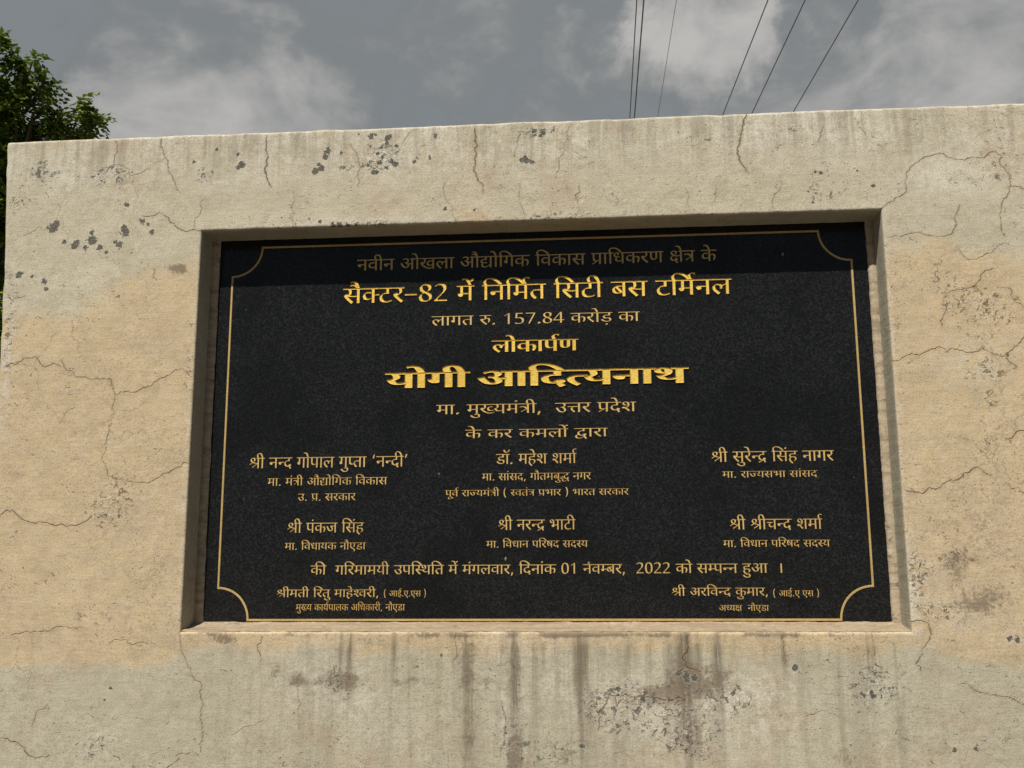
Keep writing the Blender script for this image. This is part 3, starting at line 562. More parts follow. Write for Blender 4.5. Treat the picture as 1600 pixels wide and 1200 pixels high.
  '761 42 653 -12 540 37 342 137 190 225 147 256 102 287 80 323 81 340 80 359 140 393 209 393 258 393 332 370 363 350 404 369 434 428 435 458 434 488 416 536 403 551 1 551 1 622 989 622 1040 632 1105 632 1186 632 1336 597 1432 525 1433 469 1432 395 1272 303 1125 274 1170 238 1286 203 1389 203 1492 203 1640 243 1705 275 1705 551 1541 551 1541 622 2073 622 2073 551 1867 551 1867 0 1705 0 1705 180 1646 161 1486 132 1377 132 1238 132 1026 197 969 259 872 251 761 251 676 251 490 266 425 277 384 264 335 253 416 201 638 91/739 322 820 322 958 328 1039 337 1164 358 1270 422 1271 467 1270 517 1176 568 1103 568 1052 568 988 544 989 521 988 470 1151 461 1135 391 1004 400 852 461 853 519 852 536 861 551 563 551 576 534 596 488 597 458 596 416 558 354 525 333 628 322',
  '551 -10 320 -10 96 185 97 358 96 474 186 638 386 725 551 725 782 725 1008 532 1009 358 1008 243 918 78 716 -10/551 66 700 66 828 210 829 358 828 504 700 649 551 649 400 649 276 504 277 358 276 212 400 66',
  '415 321 857 321 857 250 415 250 415 213 414 180 356 151 319 151 280 151 196 176 124 215 78 259 79 278 78 296 132 321 201 321 253 321 253 551 1 551 1 622 729 622 729 551 415 551',
  '1653 551 1653 0 1491 0 1491 191 1432 172 1296 146 1203 146 1122 146 992 173 951 194 902 219 881 250 415 250 415 213 414 180 356 151 319 151 280 151 196 176 124 215 78 259 79 278 78 296 132 321 201 321 253 321 253 551 1 551 1 622 1861 622 1861 551/415 321 855 321 852 338 853 358 853 551 415 551/1491 551 1015 551 1015 369 1014 328 1026 280 1052 251 1075 240 1120 217 1221 217 1300 217 1440 255 1491 280',
  '569 300 710 300 884 260 962 196 963 160 962 107 838 39 721 18 667 85 730 96 808 129 809 157 808 191 694 229 565 229 410 229 276 175 277 135 276 112 318 61 450 3 585 -31 618 -29 651 -29 800 -29 966 -106 967 -169 966 -230 780 -308 609 -308 414 -308 132 -216 13 -140 135 -97 212 -145 352 -207 510 -236 609 -236 820 -236 821 -162 820 -129 722 -97 661 -97 606 -97 520 -108 479 -119 447 -79 268 -25 116 77 117 137 116 172 176 229 227 249 190 267 138 318 139 352 138 380 178 420 213 433 258 450 376 465 459 465 723 465 723 551 1 551 1 622 1093 622 1093 551 885 551 885 394 461 394 398 394 346 388 329 381 298 369 299 347 298 328 336 297 365 285 458 300',
  '389 622 551 622 551 0 389 0',
  '245 189 174 189 80 224 81 255 80 284 152 314 209 314 244 314 322 299 383 276 482 292 610 378 611 443 610 499 492 566 399 566 336 566 276 539 277 516 276 501 314 466 428 442 541 440 507 370 318 376 132 459 133 517 132 568 274 632 409 632 502 632 666 589 768 504 769 440 768 371 630 254 509 221 598 182 766 87 829 43 701 -1 598 71 432 164 359 194 304 189',
  '427 -165 276 -62 136 199 137 337 136 477 274 730 427 832 589 832 452 726 306 472 307 336 306 203 450 -56 591 -165',
  '543 222 484 222 368 208 323 197 228 225 100 301 101 352 100 380 140 420 175 433 220 450 344 465 443 465 629 465 629 551 1 551 1 622 1011 622 1011 551 791 551 791 394 423 394 360 394 308 388 291 381 260 369 261 347 260 323 316 290 349 277 440 294 551 294 698 294 894 219 895 154 894 89 728 14 579 4 636 -8 762 -30 831 -40 765 -110 650 -84 442 -27 353 1 234 4 96 33 97 65 96 87 150 116 203 116 242 116 328 95 389 70 416 68 439 68 578 68 732 109 733 153 732 186 634 222|587 615 544 650 486 726 487 762 486 829 664 896 797 896 860 896 968 883 1009 872 965 806 930 815 854 827 811 827 730 827 646 782 647 747 646 714 700 651 751 615',
  '121 -165 256 -59 400 197 401 330 400 464 258 723 119 832 283 832 432 729 572 467 573 329 572 190 432 -64 283 -165',
  '941 218 940 148 758 80 625 80 452 80 184 208 59 356 201 382 286 276 486 153 611 153 686 153 782 188 783 227 782 264 700 322 637 347 582 342 521 341 511 411 646 413 760 457 761 494 760 530 666 562 605 562 530 562 410 542 343 525 293 594 344 608 498 632 597 632 752 632 918 554 919 495 918 417 785 375 806 365 825 355 900 350 973 350 1036 350 1136 356 1189 363 1189 551 1043 551 1043 622 1559 622 1559 551 1351 551 1351 0 1189 0 1189 290 1140 284 1048 279 997 279 962 279 911 282 940 252',
  '341 551 341 0 179 0 179 551 1 551 1 622 547 622 547 551|597 863 550 763 336 680 183 680 38 680 -178 769 -245 863 -103 887 -52 817 82 749 189 749 302 749 412 822 445 889',
  '1515 -138 1377 -166 1263 -8 1200 -49 1032 -120 820 -164 691 -164 510 -164 318 -88 319 -30 318 -13 340 22 363 38 238 54 80 124 81 185 80 242 234 317 355 317 454 317 588 264 589 221 588 202 554 156 515 138 397 176 436 193 437 215 436 229 400 254 351 254 300 254 224 212 225 181 224 149 300 113 418 95 483 93 544 106 625 106 644 106 688 105 703 104 691 36 680 37 656 37 647 37 566 37 476 4 477 -25 476 -60 590 -95 677 -95 838 -95 1094 -2 1199 72 1178 71 1142 69 1131 69 1046 69 872 90 726 137 636 215 637 272 636 316 696 379 747 401 812 430 1004 456 1125 456 1133 456 1133 551 1 551 1 622 1613 622 1613 551 1295 551 1295 385 1199 385 1080 385 938 371 891 355 846 340 796 294 797 262 796 209 956 140 1125 140 1130 140 1150 140 1165 141 1160 150 1156 169 1157 176 1156 211 1238 240 1291 240 1374 240 1464 191 1465 162 1464 130 1398 93 1345 83',
  '-125 -245 -176 -255 -290 -268 -345 -268 -496 -268 -666 -189 -665 -126 -666 -69 -482 11 -323 11 -174 11 50 -45 222 -136 291 -189 167 -228 58 -145 -166 -57 -311 -57 -414 -57 -518 -96 -517 -128 -518 -166 -418 -196 -355 -196 -302 -196 -218 -185 -175 -175',
  '1 622 1175 622 1175 551 1 551/1145 370 871 370 788 370 757 373 828 343 916 263 917 218 916 172 834 110 700 80 621 80 514 80 322 141 146 282 63 401 205 426 296 292 496 153 613 153 676 153 758 187 759 227 758 271 636 349 547 377 605 441 1145 441',
  '739 322 800 322 900 327 957 332 973 260 922 255 818 251 761 251 676 251 490 266 425 277 384 264 335 253 416 201 638 91 761 42 653 -12 540 37 342 137 190 225 147 256 102 287 80 323 81 340 80 359 140 393 209 393 258 393 332 370 363 350 404 369 434 428 435 458 434 488 416 536 403 551 1 551 1 622 807 622 807 551 563 551 576 534 596 488 597 458 596 416 558 354 525 333 628 322',
  '349 632 422 632 538 611 583 586 618 567 664 499 665 437 665 321 1067 321 1067 551 805 551 805 622 1435 622 1435 551 1229 551 1229 0 1067 0 1067 250 665 250 665 213 664 180 606 151 567 151 528 151 444 176 372 215 328 259 329 278 328 296 382 321 449 321 507 321 507 426 506 473 486 523 465 538 424 568 339 568 284 568 228 542 229 521 228 493 322 463 437 460 421 389 270 395 92 456 93 520 92 579 244 632',
  '85 4 427 81 338 90 186 135 92 213 93 272 92 316 154 379 205 401 270 430 462 456 581 456 591 456 591 551 1 551 1 622 1069 622 1069 551 753 551 753 385 655 385 538 385 396 371 347 355 302 340 252 294 253 262 252 209 410 140 575 140 586 140 610 140 625 141 612 161 613 176 612 211 696 240 747 240 832 240 922 191 923 162 922 130 864 95 821 86 844 62 910 11 961 -24 827 -58 784 -24 708 46 685 73 165 -66',
  '1187 622 1187 551 979 551 979 0 817 0 817 191 756 174 608 146 509 146 428 146 298 173 257 194 206 221 158 294 159 358 159 551 1 551 1 622/817 551 411 551 817 287/379 240 424 217 525 217 576 217 676 233 721 245 319 507 319 369 318 328 330 280 356 251',
  '1299 551 1091 551 1091 0 931 0 931 165 878 148 734 118 635 118 480 118 282 204 283 275 282 304 332 355 371 371 77 369 77 441 663 441 698 441 770 440 779 440 765 370 701 370 584 370 442 321 443 274 442 231 558 188 635 188 734 188 876 231 931 260 931 551 1 551 1 622 1299 622',
  '965 178 890 147 708 103 567 103 412 103 222 184 223 251 222 278 258 328 297 348 202 366 84 437 85 493 84 553 248 632 375 632 480 632 622 576 623 531 622 484 543 443 421 482 442 492 460 515 461 526 460 541 420 568 369 568 312 568 232 524 233 489 232 457 294 418 392 400 447 397 506 405 577 405 598 405 652 403 667 402 653 332 640 333 606 333 597 333 496 333 382 292 383 254 382 213 496 173 585 173 690 173 838 217 891 245',
]
TEXT = [
  (4.79806e-05, 4.56777e-05, 0.3130, -0.0668, 'r', '0,0,0 1,555,0 2,1111,0 0,1370,0;3,2225,0 4,3248,0 5,4066,0 6,4744,0;7,5303,0 8,6326,0 9,7010,0 10,7269,0 11,7528,0 12,8091,0;10,9153,0 1,9412,0 12,9968,0 6,10730,0 13,10989,0;14,11965,0 6,12533,0 10,12792,0 15,13051,0 12,13666,0 16,14428,0 17,14837,0;18,15860,0 19,16572,0 20,16572,0;12,17424,0 19,17965,0'),
  (6.85053e-05, 6.20176e-05, 0.2804, -0.1492, 'm', '13,0,0 21,676,0 22,676,0 23,1279,0 16,1783,0 24,2192,0 25,2692,0 26,3243,0;27,4094,0 28,4692,0;10,4992,0 0,5251,0 10,5806,0 27,6065,0 29,6663,0 30,6663,0;10,7533,0 13,7792,0 23,8468,0 31,8972,0;32,9531,0 13,10102,0;23,11078,0 10,11582,0 27,11841,0 29,12439,0 0,12439,0 5,12994,0'),
  (4.92096e-05, 3.88077e-05, 0.4994, -0.2100, 'r', '5,0,0 6,678,0 11,937,0 30,1500,0;33,2370,0 34,2933,0;35,3501,0 36,4052,0 37,4603,0 34,5154,0 25,5422,0 38,5973,0;12,6824,0 16,7586,0 9,7995,0 39,8254,0;12,9131,0 6,9893,0'),
  (6.27781e-05, 4.67088e-05, 0.6469, -0.2783, 's', '5,0,0 9,678,0 12,937,0 6,1699,0 40,1958,0 29,2526,0 17,2526,0'),
  (1.17650e-04, 5.97392e-05, 0.3925, -0.3614, 'b', '41,0,0 9,580,0 11,839,0 2,1402,0;42,1861,0 10,2884,0 43,3143,0 44,3663,0 41,4012,0 0,4592,0 6,5147,0 45,5406,0'),
  (5.11360e-05, 3.78394e-05, 0.5130, -0.4267, 'r', '27,0,0 6,598,0 34,857,0;27,1425,0 46,2023,0 47,2023,0 41,2671,0 27,3251,0 48,3849,0 20,3849,0 2,4401,0 49,4660,0;50,5528,0 51,6076,0 16,6757,0;14,7466,0 43,8034,0 19,8499,0 52,8554,0'),
  (5.02340e-05, 3.32550e-05, 0.5822, -0.4849, 'r', '12,0,0 19,541,0;12,1062,0 16,1824,0;12,2533,0 27,3295,0 5,3893,0 53,4571,0;54,5130,0 6,5750,0 16,6009,0 6,6418,0'),
  (3.88570e-05, 4.16854e-05, 0.0616, -0.5498, 'r', '55,0,0 2,707,0;0,1266,0 56,1821,0 43,2179,0;11,2999,0 9,3562,0 40,3821,0 6,4389,0 5,4648,0;11,5626,0 46,6189,0 57,6189,0 30,6497,0 6,7067,0;58,7626,0 0,7938,0 56,8493,0 43,8851,0 31,9371,0 59,9630,0'),
  (3.04255e-05, 2.91228e-05, 0.1085, -0.5916, 'r', '27,0,0 6,598,0 34,857,0;27,1425,0 48,2023,0 20,2023,0 2,2575,0;7,3134,0 8,4157,0 9,4841,0 10,5100,0 11,5359,0 12,5922,0;10,6984,0 1,7243,0 12,7799,0 6,8561,0 13,8820,0'),
  (2.92211e-05, 2.76734e-05, 0.1833, -0.6280, 'r', '50,0,0 34,548,0;14,1116,0 34,1684,0;13,2252,0 16,2928,0 12,3337,0 6,4099,0 16,4358,0'),
  (3.59726e-05, 3.82024e-05, 0.1601, -0.7031, 'r', '55,0,0 2,707,0;40,1266,0 48,1834,0 12,1834,0 60,2596,0;10,3638,0 13,3897,0 48,4573,0 61,4573,0'),
  (2.77625e-05, 2.63174e-05, 0.1557, -0.7425, 'r', '27,0,0 6,598,0 34,857,0;10,1425,0 1,1684,0 15,2240,0 6,2855,0 41,3114,0 12,3694,0;0,4756,0 62,5311,0 63,5570,0 64,6123,0 6,6700,0'),
  (3.61825e-05, 3.45279e-05, 0.2196, -0.8002, 'r', '12,0,0 65,762,0;11,1621,0 10,2184,0 16,2443,0 27,2852,0 6,3450,0 27,3709,0 41,4307,0 2,4887,0;50,5446,0 40,5994,0 10,6562,0 66,6821,0 10,7843,0 30,8102,0;27,8972,0 28,9570,0;27,9870,0 48,10468,0 11,10468,0 5,11031,0 1,11709,0 6,12265,0 16,12524,0 49,12933,0;10,13501,0 43,13760,0 0,14280,0 6,14835,0 48,15094,0 12,15094,0;67,16156,0 35,16707,0;0,17558,0 1,18113,0 68,18669,0 32,19019,0 16,19590,0 49,19999,0;26,20867,0 67,21418,0 26,21969,0 26,22520,0;12,23371,0 9,24133,0;13,24692,0 69,25368,0 56,26283,0 0,26641,0;70,27496,0 42,28027,0;71,29650,0'),
  (3.23862e-05, 2.83716e-05, 0.1400, -0.8515, 'r', '55,0,0 2,707,0 27,966,0 30,1564,0 2,2134,0;10,2693,0 16,2952,0 30,3361,0 46,3931,0;27,4231,0 6,4829,0 61,5088,0 19,5619,0 72,5619,0 1,6026,0 16,6582,0 2,6991,0 49,7250,0'),
  (1.95272e-05, 2.10236e-05, 0.3932, -0.8503, 'l', '73,0,0;42,654,0 74,1677,0 34,2168,0 63,2436,0 34,2989,0 63,3257,0 13,3810,0;75,4786,0'),
  (2.07279e-05, 2.31138e-05, 0.1870, -0.8821, 'l', '27,0,0 46,598,0 47,598,0 41,1246,0;12,2126,0 6,2888,0 41,3147,0 29,3727,0 40,3727,0 6,4295,0 5,4554,0 12,5232,0;76,6294,0 10,7058,0 15,7317,0 12,7932,0 6,8694,0 16,8953,0 2,9362,0 49,9621,0;0,10189,0 62,10744,0 63,11003,0 64,11556,0 6,12133,0'),
  (3.73116e-05, 3.89810e-05, 0.6554, -0.5469, 'r', '64,0,0 77,577,0 34,836,0;27,1404,0 61,2002,0 19,2533,0 52,2533,0;52,3513,0 27,4193,0 6,4791,0 29,5050,0'),
  (2.73858e-05, 2.67601e-05, 0.6222, -0.5849, 'r', '27,0,0 6,598,0 34,857,0;13,1425,0 6,2101,0 48,2360,0 13,2360,0 43,3036,0 49,3556,0;11,4124,0 62,4687,0 30,4946,0 27,5516,0 32,6114,0 46,6685,0 78,6685,0;0,7776,0 11,8331,0 16,8894,0'),
  (2.73643e-05, 2.38248e-05, 0.5358, -0.6213, 'r', '40,0,0 79,568,0 1,568,0 29,1124,0;16,1424,0 6,1833,0 80,2092,0 41,2664,0 27,3244,0 48,3842,0 20,3842,0 2,4394,0;73,4953,0;81,5607,0 1,5996,0 30,6552,0 48,7122,0 20,7122,0;14,7974,0 82,8542,0 6,9245,0 16,9504,0;75,10213,0;82,10867,0 6,11570,0 16,11829,0 30,12238,0;13,13108,0 16,13784,0 12,14193,0 6,14955,0 16,15214,0'),
  (3.50605e-05, 3.85965e-05, 0.6593, -0.7002, 'r', '55,0,0 2,707,0;0,1266,0 16,1821,0 56,2230,0 83,2588,0;82,3408,0 6,4111,0 23,4370,0 31,4874,0'),
  (2.67782e-05, 2.50214e-05, 0.6323, -0.7403, 'r', '27,0,0 6,598,0 34,857,0;10,1425,0 1,1684,0 15,2240,0 6,2855,0 0,3114,0;40,3969,0 10,4537,0 16,4796,0 84,5205,0 43,5783,0;13,6603,0 43,7279,0 81,7799,0 41,8188,0'),
  (3.91754e-05, 3.95291e-05, 1.1540, -0.5486, 'r', '55,0,0 2,707,0;13,1266,0 46,1942,0 16,1942,0 19,2351,0 56,2351,0 83,2709,0;10,3529,0 13,3788,0 48,4464,0 61,4464,0;0,5295,0 6,5850,0 11,6109,0 16,6672,0'),
  (2.92922e-05, 2.42793e-05, 1.1783, -0.5849, 'r', '27,0,0 6,598,0 34,857,0;16,1425,0 6,1834,0 80,2093,0 41,2665,0 13,3245,0 82,3921,0 6,4624,0;13,5183,0 6,5859,0 48,6118,0 13,6118,0 43,6794,0'),
  (3.69999e-05, 3.84915e-05, 1.1900, -0.7030, 'r', '55,0,0 2,707,0;55,1266,0 2,1973,0 85,2232,0 56,2866,0 43,3224,0;52,4044,0 27,4724,0 6,5322,0 29,5581,0'),
  (2.71187e-05, 2.50454e-05, 1.1737, -0.7423, 'r', '27,0,0 6,598,0 34,857,0;10,1425,0 1,1684,0 15,2240,0 6,2855,0 0,3114,0;40,3969,0 10,4537,0 16,4796,0 84,5205,0 43,5783,0;13,6603,0 43,7279,0 81,7799,0 41,8188,0'),
  (3.21954e-05, 2.92152e-05, 1.0539, -0.8507, 'r', '55,0,0 2,707,0;76,1266,0 16,2030,0 10,2439,0 1,2698,0 56,3254,0 43,3612,0;12,4432,0 46,4973,0 27,5194,0 6,5792,0 16,6051,0 49,6460,0'),
  (1.99174e-05, 2.06325e-05, 1.2792, -0.8520, 'l', '73,0,0;42,654,0 74,1677,0 34,2168,0 63,2436,0;63,3289,0 13,3842,0;75,4818,0'),
  (2.12221e-05, 2.08535e-05, 1.1585, -0.8840, 'l', '76,0,0 86,764,0 41,1126,0 18,1706,0;0,3018,0 62,3573,0 63,3832,0 64,4385,0 6,4962,0'),
]
# ------------------------------------------------------------------ ground
gm, g, gb = new_mat("dusty_concrete")
P = g.new('ShaderNodeTexCoord').outputs['Object']
gc = g.mix(g.noise(P, .6, 6, .6), (.075, .065, .052), (.115, .10, .08))
gc = g.mix(g.ramp(g.noise(P, 7, 6, .65), .45, .7), gc, (.06, .052, .042))
g.put(gb.inputs['Base Color'], gc); gb.inputs['Roughness'].default_value = .95
bump(g, gb, g.noise(P, 60, 6, .6), .004)
gme = raw_mesh("ground", [(-600, -600, 0), (600, -600, 0), (600, 600, 0), (-600, 600, 0)], [(0, 1, 2, 3)])
tag(link("ground", gme, gm), kind="structure")

# ------------------------------------------------------------------ plaster material
def plaster(name, attrs=True, base=None, dirt=0.3):
    m, n, b = new_mat(name)
    P = n.new('ShaderNodeTexCoord').outputs['Object']
    n1 = n.noise(P, 2.3, 5, .6); n2 = n.noise(P, 14, 6, .62); n3 = n.noise(P, 70, 5, .65); n4 = n.noise(P, 330, 3, .6)
    tanc, upc, loc_ = (.55, .43, .275), (.495, .455, .352), (.44, .415, .322)
    if attrs:
        tan = n.attr("tan"); low = n.attr("low")
        c = n.mix(low, upc, loc_)
        c = n.mix(n.ramp(n.m('ADD', tan, n.m('MULTIPLY', n.m('SUBTRACT', n1, .5), .5)), .2, .8), c, tanc)
        # pinkish smears of older paint in the band over the niche
        c = n.mix(n.m('MULTIPLY', n.ramp(n1, .52, .62), n.ramp(n2, .35, .6, 0, .45)), c, (.49, .37, .27))
    else:
        c = base
    c = n.mix(n.ramp(n2, .3, .7, 0, .6), c, n.mix(.5, c, (.29, .245, .165)))
    c = n.mix(n.ramp(n3, .42, .7, 0, .6), c, n.mix(.55, c, (.55, .50, .42)))
    c = n.mix(n.ramp(n4, .48, .66, 0, .75), c, n.mix(.6, c, (.20, .15, .10)))
    n5 = n.noise(P, 32, 5, .65, .6)
    c = n.mix(n.ramp(n5, .5, .68, 0, .5), c, n.mix(.45, c, (.27, .215, .145)))
    # brushed horizontal trowel marks
    tr = n.noise(n.map(P, (18, 18, 160)), 1.0, 4, .6)
    c = n.mix(n.ramp(tr, .5, .68, 0, .34), c, n.mix(.5, c, (.26, .22, .16)))
    h = n.m('ADD', n.m('MULTIPLY', n3, .5), n.m('MULTIPLY', n4, .35))
    h = n.m('ADD', h, n.m('MULTIPLY', tr, .25))
    if attrs:
        pale = n.attr("pale"); flake = n.attr("flake"); peel = n.attr("peel"); blot = n.attr("blot")
        drip = n.attr("drip"); cr = n.attr("crack"); cs = n.attr("crackw")
        # washed bloom of lime
        pm = n.m('MULTIPLY', pale, n.ramp(n.m('ADD', n.m('MULTIPLY', n5, .6), n.m('MULTIPLY', n3, .5)), .44, .64))
        c = n.mix(n.m('MULTIPLY', pm, .9), c, n.mix(n.ramp(n4, .4, .62), (.63, .595, .52), (.47, .435, .36)))
        # run-off streaks
        st = n.noise(n.map(P, (26, 26, 1.6)), 1.0, 6, .66, .5)
        st2 = n.noise(n.map(P, (75, 75, 5)), 1.0, 5, .66, .6)
        sm = n.m('MULTIPLY', drip, n.ramp(n.m('ADD', n.m('MULTIPLY', st, .7), n.m('MULTIPLY', st2, .35)), .47, .63))
        c = n.mix(n.m('MULTIPLY', n.m('MINIMUM', sm, 1.15), .8), c, (.17, .138, .102))
        rn = n.m('MULTIPLY', n.ramp(drip, .55, 1.15), n.ramp(st2, .36, .6, .25, .75))
        c = n.mix(rn, c, (.16, .135, .095))
        sp = n.m('MULTIPLY', drip, n.ramp(st2, .56, .7))
        c = n.mix(n.m('MULTIPLY', sp, .4), c, (.52, .50, .44))
        # blotches of damp and dirt
        bm = n.m('MULTIPLY', n.m('MULTIPLY', n.ramp(n.m('ADD', blot, n.m('ADD', n.m('MULTIPLY', n.m('SUBTRACT', n5, .5), 2.0), n.m('MULTIPLY', n.m('SUBTRACT', n.noise(P, 140, 4, .7), .5), 1.6))), .3, .95), n.ramp(blot, .03, .3)), .8)
        c = n.mix(bm, c, (.17, .13, .095))
        # flaking: white raised scabs and small grey holes
        v = n.voro(P, 120); vd = v.outputs['Distance']
        fz = n.m('ADD', flake, n.m('MULTIPLY', n.m('SUBTRACT', n.noise(P, 26, 5, .7), .5), 1.5))
        scab = n.m('MULTIPLY', n.ramp(fz, .45, .75), n.ramp(n.noise(P, 110, 5, .7), .5, .6))
        c = n.mix(n.m('MULTIPLY', scab, .6), c, (.58, .54, .47))
        hole_n = n.noise(P, 85, 5, .68, .8)
        hole = n.m('MULTIPLY', n.ramp(hole_n, .565, .60), n.ramp(fz, .32, .62))
        # lone pinholes everywhere
        v2 = n.voro(n.map(P, (1, 1, 1)), 34)
        pin = n.m('MULTIPLY', n.ramp(v2.outputs['Distance'], .075, .05), n.ramp(n.noise(P, 4.3, 2), .5, .62))
        hole = n.m('MAXIMUM', hole, n.m('MULTIPLY', pin, .75))
        c = n.mix(n.m('MULTIPLY', hole, .88), c, n.mix(n.attr("tan"), (.105, .10, .088), (.19, .125, .075)))
        # peeled patches down to grey cement, with a pale broken lip
        pz = n.m('MULTIPLY_ADD', n.m('SUBTRACT', n.noise(P, 58, 5, .7, .8), .5), 1.5, n.m('MULTIPLY_ADD', n.m('SUBTRACT', n.noise(P, 170, 4, .7, .5), .5), 1.3, peel))
        lip = n.m('MULTIPLY', n.ramp(pz, .36, .55), n.ramp(peel, .05, .3)); core = n.m('MULTIPLY', n.ramp(pz, .56, .62), n.ramp(peel, .08, .25))
        c = n.mix(n.m('MULTIPLY', lip, .45), c, (.54, .51, .44))
        c = n.mix(core, c, n.mix(n.ramp(n4, .35, .65), (.066, .061, .052), (.165, .153, .13)))
        # cracks: dark line, faint stain beside it
        jit = n.m('MULTIPLY', n.m('SUBTRACT', n.noise(P, 260, 3, .6), .5), .0022)
        cd = n.m('ADD', cr, jit)
        halo = n.m('MULTIPLY', n.ramp(cd, .007, .0, 0, .26), cs)
        c = n.mix(halo, c, (.27, .19, .12))
        line = n.m('MULTIPLY', n.m('MULTIPLY', n.ramp(cd, .0014, .0002), n.ramp(n.noise(P, 30, 3, .6), .3, .55, .35, 1.0)), cs)
        c = n.mix(n.m('MULTIPLY', line, .74), c, (.125, .09, .058))
        # hairline crazing in patches
        vw = n.new('ShaderNodeVectorMath', operation='ADD'); n.put(vw.inputs[0], P)
        wv = n.new('ShaderNodeVectorMath', operation='SCALE'); n.put(wv.inputs[0], n.noise(P, 9, 5, .6, out=1)); wv.inputs['Scale'].default_value = .13
        n.put(vw.inputs[1], wv.outputs[0])
        cz = n.voro(vw.outputs[0], 6.5, 'DISTANCE_TO_EDGE').outputs['Distance']
        czm = n.m('MULTIPLY', n.ramp(cz, .011, .002), n.ramp(n.noise(P, 3.1, 3, .6), .5, .66))
        c = n.mix(n.m('MULTIPLY', czm, .42), c, (.16, .115, .08))
        # little dark nicks and pits all over
        nk = n.noise(n.map(P, (1, 1, 1.5)), 70, 3, .65, 1.2)
        nkm = n.m('MULTIPLY', n.ramp(nk, .65, .69), n.ramp(n.noise(P, 5.3, 4, .6), .40, .58))
        c = n.mix(n.m('MULTIPLY', nkm, .8), c, (.17, .125, .085))
        h = n.m('SUBTRACT', h, n.m('MULTIPLY', nkm, .6))
        h = n.m('SUBTRACT', h, n.m('MULTIPLY', line, 1.2))
        h = n.m('SUBTRACT', h, n.m('MULTIPLY', core, 1.5))
        h = n.m('SUBTRACT', h, n.m('MULTIPLY', hole, .7))
        h = n.m('ADD', h, n.m('MULTIPLY', scab, .5))
    else:
        ls = n.noise(n.map(P, (7, 40, 60)), 1.0, 5, .65)
        c = n.mix(n.ramp(ls, .45, .66, 0, .6), c, (.20, .15, .10))
        dz = n.noise(P, 38, 6, .7)
        c = n.mix(n.ramp(dz, .56, .68, 0, dirt), c, (.12, .10, .08))
    n.put(b.inputs['Base Color'], c)
    b.inputs['Roughness'].default_value = .93
    b.inputs['Specular IOR Level'].default_value = .25
    bump(n, b, h, .0016, 1.0)
    return m
M_wall = plaster("weathered_plaster")
M_sill = plaster("sill_mortar", False, (.33, .25, .17), .6)
M_joint = plaster("joint_mortar", False, (.46, .375, .27), .75)

# ------------------------------------------------------------------ the wall, one body with the niche cut into it
FY = -0.08                       # front face
NX0, NX1, NZ0, NZ1 = -0.0535, 1.5545, GZ - .9255, GZ + .0205      # niche opening
R_ = 0.005                       # worn edge radius
XL, XR, TOP = -0.570, 3.05, GZ + .2705
BACK = 0.26
def axis(pts, fine):
    """coordinate list through pts with the given spacing per interval"""
    out = []
    for (a, b), f in zip(zip(pts[:-1], pts[1:]), fine):
        k = max(1, int(round((b - a) / f)))
        out += list(a + (b - a) * np.arange(k) / k)
    return np.array(out + [pts[-1]])
S_ = .0026
ax = axis([XL + .006, NX0 - R_, NX1 + R_, 1.96, XR - .006], [S_, S_, S_, .02])
az = axis([0.0, GZ - 1.26, NZ0 - R_, NZ1 + R_, TOP - .006], [.02, S_, S_, S_])
nx, nz = len(ax), len(az)
Xg, Zg = np.meshgrid(ax, az, indexing='ij')
# the left end leans out towards the top, the upper edge is hand-trowelled
zr = (Zg - GZ)
lean = np.interp(zr, [-.36, -.285, -.157, -.028, .2], [.038, .034, .029, .0225, .0045]) + (vnoise(Zg * 0, Zg, .05, 5, 3) - .5) * .006
wl = np.clip((-.30 - Xg) / .28, 0, 1)
topn = (vnoise(Xg, Xg * 0, .06, 9, 4) - .5) * .005
wt = np.clip((Zg - (GZ + .12)) / .159, 0, 1)
slope = np.interp(Xg, [XL, 1.9, XR], [0, -.0005, -.001])
Xw = Xg + lean * wl
Zw = Zg + (topn + slope) * wt
# niche edge nibbling
dn = np.maximum(np.maximum(NX0 - Xg, Xg - NX1), np.maximum(NZ0 - Zg, Zg - NZ1))
nib = np.exp(-np.maximum(dn, 0) / .012)
nb = vnoise(Xg, Zg, .02, 21, 3) - .5
edge_x = np.where(Xg < .75, -1, 1); edge_z = np.where(Zg < GZ - .45, -1, 1)
in_x = (Xg > NX0) & (Xg < NX1)
Xw = Xw + np.where(in_x, 0, nib * np.maximum(nb, -.2) * edge_x * .0012)
Zw = Zw + np.where(in_x, nib * np.maximum(nb, -.2) * edge_z * .004, 0)
Yw = FY + (vnoise(Xg, Zg, .35, 31, 3) - .5) * .007 * np.clip(dn / .05, .15, 1) + (vnoise(Xg, Zg, .03, 41, 3) - .5) * .0014
